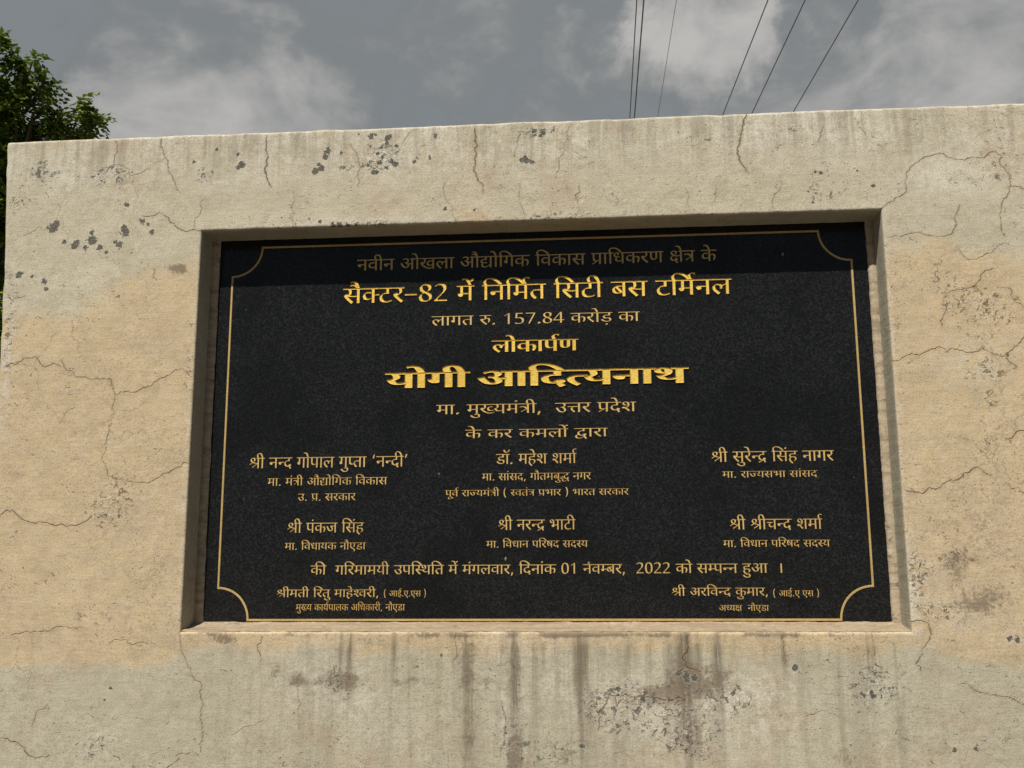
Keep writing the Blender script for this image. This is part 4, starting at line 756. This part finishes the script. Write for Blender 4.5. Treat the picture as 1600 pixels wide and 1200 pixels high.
# attribute fields
x_, z_ = Xw.ravel(), Zw.ravel()
crack = np.full((nx, nz), .03); crackw = np.zeros((nx, nz))
def win(x0, x1, z0, z1, pad):
    i0, i1 = np.searchsorted(ax, [x0 - pad, x1 + pad]); j0, j1 = np.searchsorted(az, [z0 - pad, z1 + pad])
    return slice(max(i0 - 1, 0), i1 + 1), slice(max(j0 - 1, 0), j1 + 1)
def wander(pts, depth, amp):
    for _ in range(depth):
        out = [pts[0]]
        for a, b in zip(pts[:-1], pts[1:]):
            a, b = np.array(a), np.array(b); d = b - a
            out += [tuple((a + b) / 2 + np.array([-d[1], d[0]]) * RNG.normal(0, amp)), tuple(b)]
        pts = out
    return pts
for hw, s, pts in CRACKS:
    pts = wander(pts, 3, .11)
    L = len(pts) - 1
    for k, (a, b) in enumerate(zip(pts[:-1], pts[1:])):
        hw_k = hw * .0005 * (.45 + .75 * abs(math.sin(k * 1.7 + s * 9))) * (1 - .5 * abs(2 * k / L - 1) ** 3)
        sx, sz = win(min(a[0], b[0]), max(a[0], b[0]), min(a[1], b[1]), max(a[1], b[1]), .03)
        px, pz = Xw[sx, sz], Zw[sx, sz]
        dx, dz = b[0] - a[0], b[1] - a[1]
        t = np.clip(((px - a[0]) * dx + (pz - a[1]) * dz) / (dx * dx + dz * dz + 1e-12), 0, 1)
        d = np.hypot(px - a[0] - t * dx, pz - a[1] - t * dz) - hw_k
        cur = crack[sx, sz]; hit = d < cur
        crack[sx, sz] = np.where(hit, d, cur)
        crackw[sx, sz] = np.where(hit, s, crackw[sx, sz])
def blobs(L, soft, base=0.0):
    F = np.full((nx, nz), base)
    for q in L:
        x, z, rx = q[0], q[1], q[2]; rz = q[3] if len(q) > 3 else rx
        s = q[4] if len(q) > 4 else 1.0
        sx, sz = win(x - rx * 2, x + rx * 2, z - rz * 2, z + rz * 2, .01)
        r = np.hypot((Xw[sx, sz] - x) / rx, (Zw[sx, sz] - z) / rz)
        v = s * np.exp(-r * r * 1.1)
        F[sx, sz] = np.maximum(F[sx, sz], np.exp(-r * r * .8)) if not soft else np.minimum(F[sx, sz] + v * (1 - F[sx, sz] * .5), 1.3)
    return F
peel = blobs(PEELS, False) * .88
# the upper lip of the niche is nibbled down to the cement
lipz = np.exp(-((Zg - NZ1) / .007) ** 2) * ((Xg > -.02) & (Xg < 1.5)) * np.clip((vnoise(Xg, Zg * 0, .05, 51, 3) - .42) * 4, 0, 1)
peel = np.maximum(peel, lipz * .75)
# broken dark band along the underside of the sill
lipd = np.exp(-((NZ0 - .006 - Zg) / .006) ** 2) * (Zg < NZ0 + .001) * ((Xg > NX0) & (Xg < 1.5)) * np.clip((vnoise(Xg, Zg * 0, .09, 55, 4) - .42) * 4, 0, 1)
flake = blobs(FLAKES, True); pale = blobs(BLOOMS, True); blot = np.minimum(blobs(BLOTCHES, True) + lipd * .9, 1.3)
# chalky worn arrises
arris = np.maximum(np.exp(-np.maximum(dn, 0) / .006) * np.clip((Zg - NZ0) / .02, 0, 1), np.exp(-(TOP - Zg) / .008))
pale = np.minimum(pale + arris * .9, 1.3)
pale += np.clip((zr - .1) / .15, 0, 1) * .75 * np.clip(vnoise(Xg, Zg, .16, 61, 4) * 2.6 - .6, 0, 1)
rag = (vnoise(Xg, Zg, .12, 71, 4) - .5)
up = np.interp(Xg, [-.6, -.1, 0.75, 1.5, 1.9], [-.13, -.04, .07, .0, -.05])
tan = np.clip((up - zr + rag * .14) / .10, 0, 1)
dn_line = np.interp(Xg, [-.6, -.06, 0, 1.55, 1.62, 1.95], [-.985, -.955, -.945, -.945, -.955, -.975])
low = np.clip((dn_line - zr + rag * .06) / .05, 0, 1)
tan = tan * (1 - low)
drip = np.clip((GZ - .945 - Zg) / .015, 0, 1) * np.interp(Xg, [-.1, .0, .2, 1.45, 1.56, 1.7], [0, .35, 1, 1, .55, .12]) * np.clip((zr + 1.6) / .4, 0, 1)
runs = np.zeros((nx, nz))
for rx, rw, rl, rs in RUNS:
    wob = (vnoise(Xg * 0 + rx * 9, Zg, .09, 81, 2) - .5) * .008
    runs += rs * np.exp(-((Xg - rx - wob) / rw) ** 2) * np.clip(1.15 - (NZ0 - Zg) / rl, 0, 1) * (Zg < NZ0)
drip = drip * .34 + np.minimum(runs, 1.3) * .95
drip = np.maximum(drip, np.clip((zr - .12) / .1, 0, 1) * .55)
# faces of the grid, without the niche
ix, jz = np.meshgrid(np.arange(nx - 1), np.arange(nz - 1), indexing='ij')
cx, cz = (ax[:-1] + ax[1:]) / 2, (az[:-1] + az[1:]) / 2
hole = ((cx > NX0 - R_) & (cx < NX1 + R_))[:, None] & ((cz > NZ0 - R_) & (cz < NZ1 + R_))[None, :]
vid = lambda i, j: i * nz + j
q = np.stack([vid(ix, jz), vid(ix + 1, jz), vid(ix + 1, jz + 1), vid(ix, jz + 1)], -1)[~hole]
V = [np.stack([Xw, Yw, Zw], -1).reshape(-1, 3)]
Q = [q]
nv = nx * nz
F_names = dict(crack=crack, crackw=crackw, peel=peel, flake=flake, pale=pale, blot=blot, tan=tan, low=low, drip=drip)
F = {k: [v.ravel()] for k, v in F_names.items()}
def loft(loop, rings):
    """continue the surface from a closed loop of grid vertices through rings of (outward, y) steps"""
    global nv
    prev = np.array(loop)
    base = V[0][loop]
    outward = LOOP_N
    for o_, y_ in rings:
        pos = base.copy(); pos[:, 0] += outward[:, 0] * o_; pos[:, 2] += outward[:, 1] * o_; pos[:, 1] = np.where(np.full(len(loop), y_ < .0), base[:, 1] + (y_ - FY), y_)
        V.append(pos); cur = np.arange(nv, nv + len(loop)); nv += len(loop)
        for k in F: F[k].append(F[k][0][loop] * (1.0 if y_ < FY + .003 or k == 'crack' else 0.0) + (.8 if k == 'low' and y_ >= FY + .003 else 0.0))
        Q.append(np.stack([prev, np.roll(prev, -1), np.roll(cur, -1), cur], -1))
        prev = cur
    return prev
# outer boundary, going round the front face
i0, i1 = 0, nx - 1
loop = [vid(i, 0) for i in range(nx)] + [vid(nx - 1, j) for j in range(1, nz)] + [vid(i, nz - 1) for i in range(nx - 2, -1, -1)] + [vid(0, j) for j in range(nz - 2, 0, -1)]
nn = [(0, 0)] * nx + [(1, 0)] * (nz - 2) + [(.7, .7)] + [(0, 1)] * (nx - 2) + [(-.7, .7)] + [(-1, 0)] * (nz - 2)
LOOP_N = np.array(nn, float); LOOP_N[0] = (-1, 0); LOOP_N[nx - 1] = (1, 0)
last = loft(np.array(loop)[::-1], []) if False else None
LOOP_N = LOOP_N
last = loft(np.array(loop), [(.0028, FY + .0012), (.0052, FY + .004), (.006, FY + .009), (.006, BACK)])
Q[-4:] = [a[:, ::-1] for a in Q[-4:]]
# back face as a strip between bottom and top runs of the last ring
bot = last[:nx]; top_ = last[nx + nz - 2: nx + nz - 2 + nx][::-1]
Q.append(np.stack([bot[:-1], top_[:-1], top_[1:], bot[1:]], -1))
# niche boundary
a0, a1 = np.searchsorted(ax, [NX0 - R_ - 1e-6, NX1 + R_ - 1e-6]); b0, b1 = np.searchsorted(az, [NZ0 - R_ - 1e-6, NZ1 + R_ - 1e-6])
loop = [vid(i, b0) for i in range(a0, a1 + 1)] + [vid(a1, j) for j in range(b0 + 1, b1 + 1)] + [vid(i, b1) for i in range(a1 - 1, a0 - 1, -1)] + [vid(a0, j) for j in range(b1 - 1, b0, -1)]
wdt, hgt = a1 - a0, b1 - b0
nn = [(1, 1)] + [(0, 1)] * (wdt - 1) + [(-1, 1)] + [(-1, 0)] * (hgt - 1) + [(-1, -1)] + [(0, -1)] * (wdt - 1) + [(1, -1)] + [(1, 0)] * (hgt - 1)
LOOP_N = np.array(nn, float)
last = loft(np.array(loop), [(R_ * .5, FY + .0008), (R_ * .85, FY + .0025), (R_, FY + .006), (R_, -.05), (R_, -.02), (R_, .045)])
bot = last[:wdt + 1]; top_ = last[wdt + hgt: wdt + hgt + wdt + 1][::-1]
Q.append(np.stack([bot[:-1], bot[1:], top_[1:], top_[:-1]], -1))
V = np.concatenate(V); Q = np.concatenate(Q)
wme = raw_mesh("wall_body", V, Q, smooth=True)
for k, parts in F.items():
    a = wme.attributes.new(k, 'FLOAT', 'POINT')
    a.data.foreach_set("value", np.concatenate(parts).astype(np.float32))
wall = empty("plaster_wall", (1.2, .09, 0), "cracked cream plastered wall, grey patches peeling along its top, with a niche holding the black plaque", "wall")
link("wall_body", wme, M_wall, wall)

# sloping mortar sill along the foot of the niche
def strip(name, n, prof, x0, x1, mat, parent, vert=False, amp=.002, seed=3):
    """a hand-laid bead: profile points (depth y, across) swept along one axis"""
    t = np.linspace(x0, x1, n); k = len(prof)
    vs = np.zeros((n, k, 3))
    for j, (py, pa) in enumerate(prof):
        nzv = (vnoise(t, t * 0 + j * 3.1, .02, seed, 4) - .5) * 2
        nz2 = (vnoise(t, t * 0 + j * 5.7, .09, seed + 9, 3) - .5) * 2
        y = py - (np.abs(nzv) * amp * .6 if 0 < j < k - 1 else 0)
        a = pa + (nzv * amp + nz2 * amp if 0 < j < k - 1 else nzv * amp * .3)
        if vert: vs[:, j] = np.stack([a, y + t * 0, t], -1)
        else: vs[:, j] = np.stack([t, y + t * 0, a], -1)
    i, j = np.meshgrid(np.arange(n - 1), np.arange(k - 1), indexing='ij')
    f = np.stack([i * k + j, (i + 1) * k + j, (i + 1) * k + j + 1, i * k + j + 1], -1).reshape(-1, 4)
    if vert: f = f[:, ::-1]
    return link(name, raw_mesh(name, vs.reshape(-1, 3), f, smooth=True), mat, parent)
SB = GZ - .9085                  # foot of the visible slab
strip("niche_sill", 520, [(FY + .0055, NZ0 - .0005), (FY + .0045, NZ0 + .0014), (FY + .008, NZ0 + .0030), (-.066, NZ0 + .0042), (-.05, NZ0 + .0062), (-.034, NZ0 + .0084), (-.018, NZ0 + .0112), (-.006, SB - .002), (-.0015, SB), (.004, SB + .002)][::-1], NX0 - .0, NX1 + .0, M_sill, wall, amp=.0019, seed=13)
# mortar joints between slab edge and niche sides
strip("mortar_joint", 420, [(-.0045, NX1 + .001), (-.006, NX1 - .004), (-.0065, NX1 - .009), (-.005, NX1 - .0145), (-.0015, NX1 - .0175), (.004, NX1 - .019)][::-1], NZ0 + .012, NZ1 + .001, M_joint, wall, True, .002, 17)
strip("mortar_joint", 420, [(.004, NX0 + .0205), (-.0015, NX0 + .019), (-.005, NX0 + .015), (-.0065, NX0 + .009), (-.006, NX0 + .004), (-.0045, NX0 - .001)][::-1], NZ0 + .012, NZ1 + .001, M_joint, wall, True, .002, 19)

# ------------------------------------------------------------------ granite plaque
m, n, b = new_mat("black_granite"); M_granite = m
P = n.new('ShaderNodeTexCoord').outputs['Object']
gr = n.noise(P, 300, 3, .7); g2 = n.noise(P, 4.5, 5, .6); g3 = n.noise(P, 60, 4, .7)
cell = n.voro(P, 330); sepc = n.new('ShaderNodeSeparateColor'); n.put(sepc.inputs[0], cell.outputs['Color'])
grain = n.m('ADD', n.m('MULTIPLY', n.m('POWER', sepc.outputs[0], 2.2), .75), n.m('MULTIPLY', gr, .35))
c = n.mix(grain, (.0025, .0027, .0032), (.027, .0277, .029))
c = n.mix(n.ramp(g3, .42, .68, 0, .45), c, (.009, .0095, .0105))
c = n.mix(n.ramp(g2, .46, .62, 0, .5), c, (.0045, .0047, .0052))
v = n.voro(P, 210)
c = n.mix(n.m('MULTIPLY', n.ramp(v.outputs['Distance'], .16, .05), n.ramp(gr, .56, .64)), c, (.10, .10, .10))
# a few stray chips and lime flecks
v = n.voro(n.map(P, (1, 1, .55)), 17)
c = n.mix(n.m('MULTIPLY', n.ramp(v.outputs['Distance'], .055, .03), n.ramp(g3, .5, .6, 0, .8)), c, (.28, .28, .27))
n.put(b.inputs['Base Color'], c)
n.put(b.inputs['Roughness'], n.ramp(g2, .3, .7, .10, .24))
b.inputs['Specular IOR Level'].default_value = .22
def gold(name, ca, cb, cd, met):
    m, n, b = new_mat(name)
    P = n.new('ShaderNodeTexCoord').outputs['Object']
    a = n.noise(P, 420, 4, .75); d = n.noise(P, 230, 4, .7); e = n.noise(P, 9, 3, .5)
    c = n.mix(n.ramp(a, .35, .68), ca, cb)
    c = n.mix(n.ramp(d, .52, .72, 0, .55), c, cd)
    c = n.mix(n.ramp(e, .4, .7, 0, .3), c, cd)
    n.put(b.inputs['Base Color'], c)
    b.inputs['Roughness'].default_value = .48; b.inputs['Metallic'].default_value = met
    b.inputs['Specular IOR Level'].default_value = .4
    bump(n, b, n.m('ADD', a, d), .0005, .8)
    return m
M_gold = gold("gold_paint", (.54, .365, .125), (.70, .50, .20), (.34, .205, .06), .15)
M_rich = gold("gold_leaf", (.64, .41, .05), (.94, .70, .18), (.46, .24, .03), .25)

SX0, SX1, SZ1 = -.0335, 1.5375, GZ + .0200
plaque = empty("granite_plaque", (.75, .012, SB - .003), "black granite plaque engraved with gold Hindi lettering, set in the niche of the plastered wall", "plaque")
bm = bmesh.new()
bmesh.ops.create_cube(bm, size=1)
for vv in bm.verts:
    vv.co = Vector(((SX0 + SX1) / 2 + vv.co.x * (SX1 - SX0 + .012), .0125 + vv.co.y * .025, (SZ1 + SB - .006) / 2 + vv.co.z * (SZ1 - SB + .006)))
bmesh.ops.bevel(bm, geom=list(bm.edges), offset=.0015, segments=2, affect='EDGES', profile=.5)
sme = bpy.data.meshes.new("slab"); bm.to_mesh(sme); bm.free()
sme.polygons.foreach_set('use_smooth', np.zeros(len(sme.polygons), bool)); link("slab", sme, M_granite, plaque)

# border line with scooped corners
BW, BH, RC = 1.5, 1.5 / 1.66, .0735
pts = []
def arc(cx, cz, a0, a1, k=14):
    return [(cx + RC * math.cos(math.radians(a0 + (a1 - a0) * i / k)), cz + RC * math.sin(math.radians(a0 + (a1 - a0) * i / k))) for i in range(k + 1)]
pts += arc(0, 0, -90, 0)                 # top left: from the left side round to the top side
pts += arc(BW, 0, 180, 270)
pts += arc(BW, -BH, 90, 180)
pts += arc(0, -BH, 0, 90)
pts = np.array(pts); N_ = len(pts)
d = np.roll(pts, -1, 0) - pts; d /= np.linalg.norm(d, axis=1)[:, None]
nrm = np.stack([-d[:, 1], d[:, 0]], -1); n0 = np.roll(nrm, 1, 0)
mit = nrm + n0; mit /= np.maximum((mit * nrm).sum(1), .55)[:, None]
vs = []
HW = .0028
wob = (vnoise(np.arange(len(pts)) * 1.0, np.arange(len(pts)) * 0.0, 2.0, 91, 2) - .5) * .0012
pts = pts + wob[:, None] * .4
for o_, y_ in ((HW, .0004), (HW - .0009, -.0011), (-HW + .0009, -.0011), (-HW, .0004)):
    p2 = pts + mit * o_
    vs.append(np.stack([p2[:, 0], np.full(N_, y_), p2[:, 1] + GZ], -1))
vs = np.stack(vs, 1).reshape(-1, 3); i = np.arange(N_); i2 = (i + 1) % N_
bq = np.concatenate([np.stack([i * 4 + k, i2 * 4 + k, i2 * 4 + k + 1, i * 4 + k + 1], -1) for k in range(3)])
M_line = gold("worn_gold_line", (.42, .285, .11), (.60, .43, .18), (.24, .155, .055), .1)
link("border_line", raw_mesh("border_line", vs, bq), M_line, plaque)

# lettering
def decode(s):
    pieces = []
    for pc in s.split('|'):
        cs = []
        for c in pc.split('/'):
            v = [int(q) for q in c.split()]
            cs.append([(v[k] >> 1, v[k + 1], v[k] & 1) for k in range(0, len(v), 2)])
        pieces.append(cs)
    return pieces
def flatten(c, steps):
    n_ = len(c); full = []
    for k in range(n_):
        a, b_ = c[k], c[(k + 1) % n_]
        full.append(a)
        if not a[2] and not b_[2]: full.append(((a[0] + b_[0]) / 2, (a[1] + b_[1]) / 2, 1))
    st = next(k for k, p in enumerate(full) if p[2]); full = full[st:] + full[:st]; full.append(full[0])
    out = []; k = 0
    while k < len(full) - 1:
        a = full[k]
        if full[k + 1][2]: out.append(a[:2]); k += 1
        else:
            q_, e = full[k + 1], full[k + 2]
            for s_ in range(steps):
                t = s_ / steps
                out.append((a[0] * (1 - t) ** 2 + 2 * q_[0] * t * (1 - t) + e[0] * t * t, a[1] * (1 - t) ** 2 + 2 * q_[1] * t * (1 - t) + e[1] * t * t))
            k += 2
    res = [p for k, p in enumerate(out) if math.dist(p, out[k - 1]) > 1.0]
    return np.array(res, float)
# pen weights (vertical stems, horizontals, slanted strokes) in glyph units, and depth of the chamfer
STYLE = {'r': (7, -6, 12), 'l': (2, -6, 6), 'm': (12, -6, 18), 's': (28, -4, 12), 'b': (43, 2, 8)}
def pen(c, st, inset=0.0):
    """give the plain outline the swelling strokes of a cut reed pen"""
    a, h_, s_ = STYLE[st]
    e0 = c - np.roll(c, 1, 0); e1 = np.roll(c, -1, 0) - c
    e0 /= np.linalg.norm(e0, axis=1)[:, None]; e1 /= np.linalg.norm(e1, axis=1)[:, None]
    # outlines wind clockwise: outward is to the left of travel
    n0 = np.stack([-e0[:, 1], e0[:, 0]], -1); n1 = np.stack([-e1[:, 1], e1[:, 0]], -1)
    def amount(n_): return a * n_[:, 0] ** 2 + h_ * n_[:, 1] ** 2 + s_ * 2 * n_[:, 0] * n_[:, 1] * np.minimum(np.abs(n_[:, 0] * n_[:, 1]) * 2, 1) - inset
    d0, d1 = amount(n0), amount(n1)
    det = n0[:, 0] * n1[:, 1] - n0[:, 1] * n1[:, 0]
    ok = np.abs(det) > .25
    det_ = np.where(ok, det, 1)
    ox = (d0 * n1[:, 1] - d1 * n0[:, 1]) / det_; oy = (n0[:, 0] * d1 - n1[:, 0] * d0) / det_
    av = (n0 * d0[:, None] + n1 * d1[:, None]) / 2
    off = np.where(ok[:, None], np.stack([ox, oy], -1), av)
    ln = np.linalg.norm(off, axis=1); lim = 1.5 * np.maximum(np.abs(d0), np.abs(d1)) + 1
    off *= np.minimum(1, lim / np.maximum(ln, 1e-6))[:, None]
    return c + off
GM = {}
DG = bpy.context.evaluated_depsgraph_get
def glyph(gi, st):
    """vertices (x, depth 0..1, z) and triangles of one glyph in one weight"""
    if (gi, st) in GM: return GM[gi, st]
    av, at_ = [], []; nvv = 0
    if GLYPHS[gi]:
        for pi, pc in enumerate(decode(GLYPHS[gi])):
            cu = bpy.data.curves.new("glyph", 'CURVE'); cu.dimensions = '2D'; cu.fill_mode = 'BOTH'
            rim = []
            for c in pc:
                fl = flatten(c, 4)
                foot = pen(fl, st); crest = pen(fl, st, 5.0)
                p = pen(fl, st, 20.0 if st == 'b' else 14.0 if st in 'ms' else 9.0)
                rim.append((p, crest, foot))
                s_ = cu.splines.new('POLY'); s_.points.add(len(p) - 1); s_.use_cyclic_u = True
                s_.points.foreach_set("co", np.column_stack([p, np.zeros(len(p)), np.ones(len(p))]).ravel())
            o = bpy.data.objects.new("glyph", cu); col.objects.link(o)
            dg = DG(); dg.update()
            me = bpy.data.meshes.new_from_object(o.evaluated_get(dg))
            vv_ = np.zeros(len(me.vertices) * 3); me.vertices.foreach_get("co", vv_); vv_ = vv_.reshape(-1, 3)
            me.calc_loop_triangles()
            tt = np.zeros(len(me.loop_triangles) * 3, np.int32); me.loop_triangles.foreach_get("vertices", tt)
            sunk = .5 if st in 'bms' else .6
            vv_[:, 2] = sunk
            tt = tt.reshape(-1, 3); vl, tl_ = [vv_], [tt]; k0 = len(vv_)
            for p, crest, foot in rim:               # outer edge up from the stone, then the cut face sinking inside it
                k = len(p); i_ = np.arange(k); j_ = (i_ + 1) % k
                vl.append(np.concatenate([np.column_stack([p, np.full(k, sunk)]), np.column_stack([crest, np.ones(k)]), np.column_stack([foot, np.zeros(k)])]))
                for q_ in (0, k):
                    tl_.append(np.concatenate([np.stack([i_, j_, j_ + k], -1), np.stack([i_, j_ + k, i_ + k], -1)]) + k0 + q_)
                k0 += 3 * k
            vv_ = np.concatenate(vl); tt = np.concatenate(tl_)
            vv_[:, 2] += pi * .05
            av.append(vv_); at_.append(tt.reshape(-1, 3) + nvv); nvv += len(vv_)
            bpy.data.objects.remove(o); bpy.data.curves.remove(cu); bpy.data.meshes.remove(me)
    r = (np.concatenate(av), np.concatenate(at_)) if av else None
    GM[gi, st] = r
    return r
for sx, sz, x0, zb, st, words_ in TEXT:
    dep = {'r': .0012, 'l': .0010, 'm': .0020, 's': .0020, 'b': .0030}[st]
    line = empty("text_line", (x0, 0, GZ + zb))
    line.parent = plaque; line.matrix_parent_inverse = Matrix.Translation(-plaque.location)
    for seq in words_.split(';'):
        av, at_ = [], []; nvv = 0
        for k, tok in enumerate(seq.split()):
            gi, gx, gy = (int(q_) for q_ in tok.split(','))
            r = glyph(gi, st)
            if r is None: continue
            vv_, tt = r
            # neighbours overlap along the head line: each stands a hair prouder than the last
            y = .0004 - vv_[:, 2] * dep - (k % 3) * .00011
            av.append(np.stack([(vv_[:, 0] + gx) * sx, y, (vv_[:, 1] + gy) * sz], -1))
            at_.append(tt + nvv); nvv += len(vv_)
        o = bpy.data.objects.new("word", raw_mesh("word", np.concatenate(av), None, np.concatenate(at_)))
        col.objects.link(o); o.data.materials.append(M_rich if st in 'bsm' else M_gold)
        o.parent = line

# ------------------------------------------------------------------ overhead power lines
m, n, b = new_mat("weathered_cable"); M_cable = m
n.put(b.inputs['Base Color'], n.mix(n.noise(n.new('ShaderNodeTexCoord').outputs['Object'], 3, 3), (.20, .21, .22), (.27, .28, .29)))
b.inputs['Roughness'].default_value = .7
for p1, p2, rad, lab in CABLES:
    p1, p2 = Vector(p1), Vector(p2); d = (p2 - p1).normalized()
    a, e = p1 - d * 22, p2 + d * 34
    K = 60; R6 = 8; vs = []
    side = d.cross(Vector((0, 0, 1))).normalized(); upv = side.cross(d)
    for i in range(K + 1):
        t = i / K; c = a.lerp(e, t)
        c.z += .00045 * ((c - (p1 + p2) / 2).length ** 2) * .5
        for k in range(R6):
            an = 2 * math.pi * k / R6
            vs.append(c + side * math.cos(an) * rad + upv * math.sin(an) * rad)
    q_ = [(i * R6 + k, i * R6 + (k + 1) % R6, (i + 1) * R6 + (k + 1) % R6, (i + 1) * R6 + k) for i in range(K) for k in range(R6)]
    o = link("power_line", raw_mesh("power_line", [tuple(v_) for v_ in vs], q_, smooth=True), M_cable)
    tag(o, lab, "power line", "power lines crossing the sky over the wall")

# ------------------------------------------------------------------ tree behind the wall's left end
m, n, b = new_mat("leaf_green"); M_leaf = m
oi = n.new('ShaderNodeAttribute', attribute_name="leaf_tone").outputs['Fac']
c = n.mix(oi, (.06, .105, .012), (.23, .31, .04))
c = n.mix(n.ramp(oi, .93, .99, 0, .8), c, (.16, .115, .03))
n.put(b.inputs['Base Color'], c); b.inputs['Roughness'].default_value = .5
b.inputs['Specular IOR Level'].default_value = .25
tl = n.new('ShaderNodeBsdfTranslucent'); n.put(tl.inputs['Color'], n.mix(.5, c, (.10, .16, .015)))
mx = n.new('ShaderNodeMixShader'); mx.inputs[0].default_value = .22
out = [q_ for q_ in n.n if q_.type == 'OUTPUT_MATERIAL'][0]
n.l.new(b.outputs[0], mx.inputs[1]); n.l.new(tl.outputs[0], mx.inputs[2]); n.l.new(mx.outputs[0], out.inputs['Surface'])
m, n, b = new_mat("bark"); M_bark = m
P = n.new('ShaderNodeTexCoord').outputs['Object']
bk = n.noise(n.map(P, (9, 9, 2)), 2.0, 6, .65)
n.put(b.inputs['Base Color'], n.mix(bk, (.045, .034, .025), (.16, .125, .09))); b.inputs['Roughness'].default_value = .9
bump(n, b, bk, .03)
tree = empty("broadleaf_tree", (-7.3, 10.0, 0), "dark green leafy tree rising behind the left end of the plastered wall", "tree")
TB = Vector((-7.3, 10.0, 0))
LOBES = TREE_LOBES
def tube(path, rads, R6=9):
    vs = []; 
    for i, p in enumerate(path):
        d = (path[min(i + 1, len(path) - 1)] - path[max(i - 1, 0)]).normalized()
        s_ = d.cross(Vector((.31, .95, .05))).normalized(); u_ = s_.cross(d)
        for k in range(R6):
            an = 2 * math.pi * k / R6; rr = rads[i] * (1 + .12 * math.sin(3 * an + i))
            vs.append(tuple(p + s_ * math.cos(an) * rr + u_ * math.sin(an) * rr))
    q_ = [(i * R6 + k, i * R6 + (k + 1) % R6, (i + 1) * R6 + (k + 1) % R6, (i + 1) * R6 + k) for i in range(len(path) - 1) for k in range(R6)]
    return vs, q_
fork = TB + Vector((.15, -.1, 3.0))
path = [TB + Vector((.03 * i * math.sin(i), -.02 * i, 3.0 * i / 8)) for i in range(9)]; path[-1] = fork
vs, q_ = tube(path, [.30, .25, .23, .21, .20, .19, .185, .18, .17], 14)
link("trunk", raw_mesh("trunk", vs, q_, smooth=True), M_bark, tree)
for (lx, ly, lz), r in LOBES:
    L_ = Vector((lx, ly, lz)); pth = []
    for i in range(9):
        t = i / 8; p = fork.lerp(L_, t); p.z += math.sin(t * math.pi) * .35 + (t * t - t) * .5
        p += Vector((random.uniform(-.06, .06), random.uniform(-.06, .06), 0)) * (1 if 0 < i < 8 else 0)
        pth.append(p)
    vs, q_ = tube(pth, [.05 * (1 - t / 9) + .006 for t in range(9)], 7)
    link("limb", raw_mesh("limb", vs, q_, smooth=True), M_bark, tree)
# crown: sprays of small drooping leaflets
lv, lq, lt = [], [], []
def leaf(c, d, side, ln, wd, tone):
    k = len(lv)
    nrm_ = d.cross(side).normalized()
    lv.extend([c, c + d * ln * .45 + side * wd + nrm_ * wd * .35, c + d * ln + nrm_ * -ln * .08, c + d * ln * .45 - side * wd + nrm_ * wd * .35])
    lq.append((k, k + 1, k + 2, k + 3)); lt.append(tone)
for (lx, ly, lz), r in LOBES:
    L_ = Vector((lx, ly, lz))
    clumps = max(6, int(40 * r))
    ncl = []
    for _ in range(clumps):
        v_ = Vector((random.gauss(0, 1), random.gauss(0, 1), random.gauss(0, .8))).normalized()
        ncl.append((L_ + v_ * r * random.uniform(.45, .92), r * random.uniform(.24, .44)))
    for cc, cr_ in ncl:
        tone0 = random.uniform(.05, .75)
        for _ in range(int(420 * cr_ * cr_ * LEAF_DENSITY) + 6):
            v_ = Vector((random.gauss(0, 1), random.gauss(0, 1), random.gauss(0, 1))).normalized() * cr_ * random.random() ** .45
            base = cc + v_
            out_ = (base - L_); out_.z *= .4
            out_ = (out_.normalized() if out_.length > 1e-4 else Vector((1, 0, 0)))
            axis_ = (out_ * random.uniform(.4, 1.1) + Vector((random.uniform(-.6, .6), random.uniform(-.6, .6), random.uniform(-.9, .25)))).normalized()
            side_ = axis_.cross(Vector((0, 0, 1)) + Vector((random.uniform(-.5, .5),) * 3)).normalized()
            for s_ in range(7):
                p = base + axis_ * (.035 * s_) + Vector((0, 0, -.0022 * s_ * s_))
                sg = 1 if s_ % 2 else -1
                dd = (axis_ * .7 + side_ * sg * .8 + Vector((0, 0, random.uniform(-.55, .05)))).normalized()
                sd = dd.cross(Vector((random.uniform(-.5, .5), random.uniform(-.5, .5), 1))).normalized()
                leaf(p, dd, sd, random.uniform(.065, .10), random.uniform(.021, .032), min(1, max(0, tone0 + random.uniform(-.25, .25))))
cme = raw_mesh("crown", [tuple(v_) for v_ in lv], lq)
a_ = cme.attributes.new("leaf_tone", 'FLOAT', 'FACE'); a_.data.foreach_set("value", np.array(lt, np.float32))
link("crown", cme, M_leaf, tree)
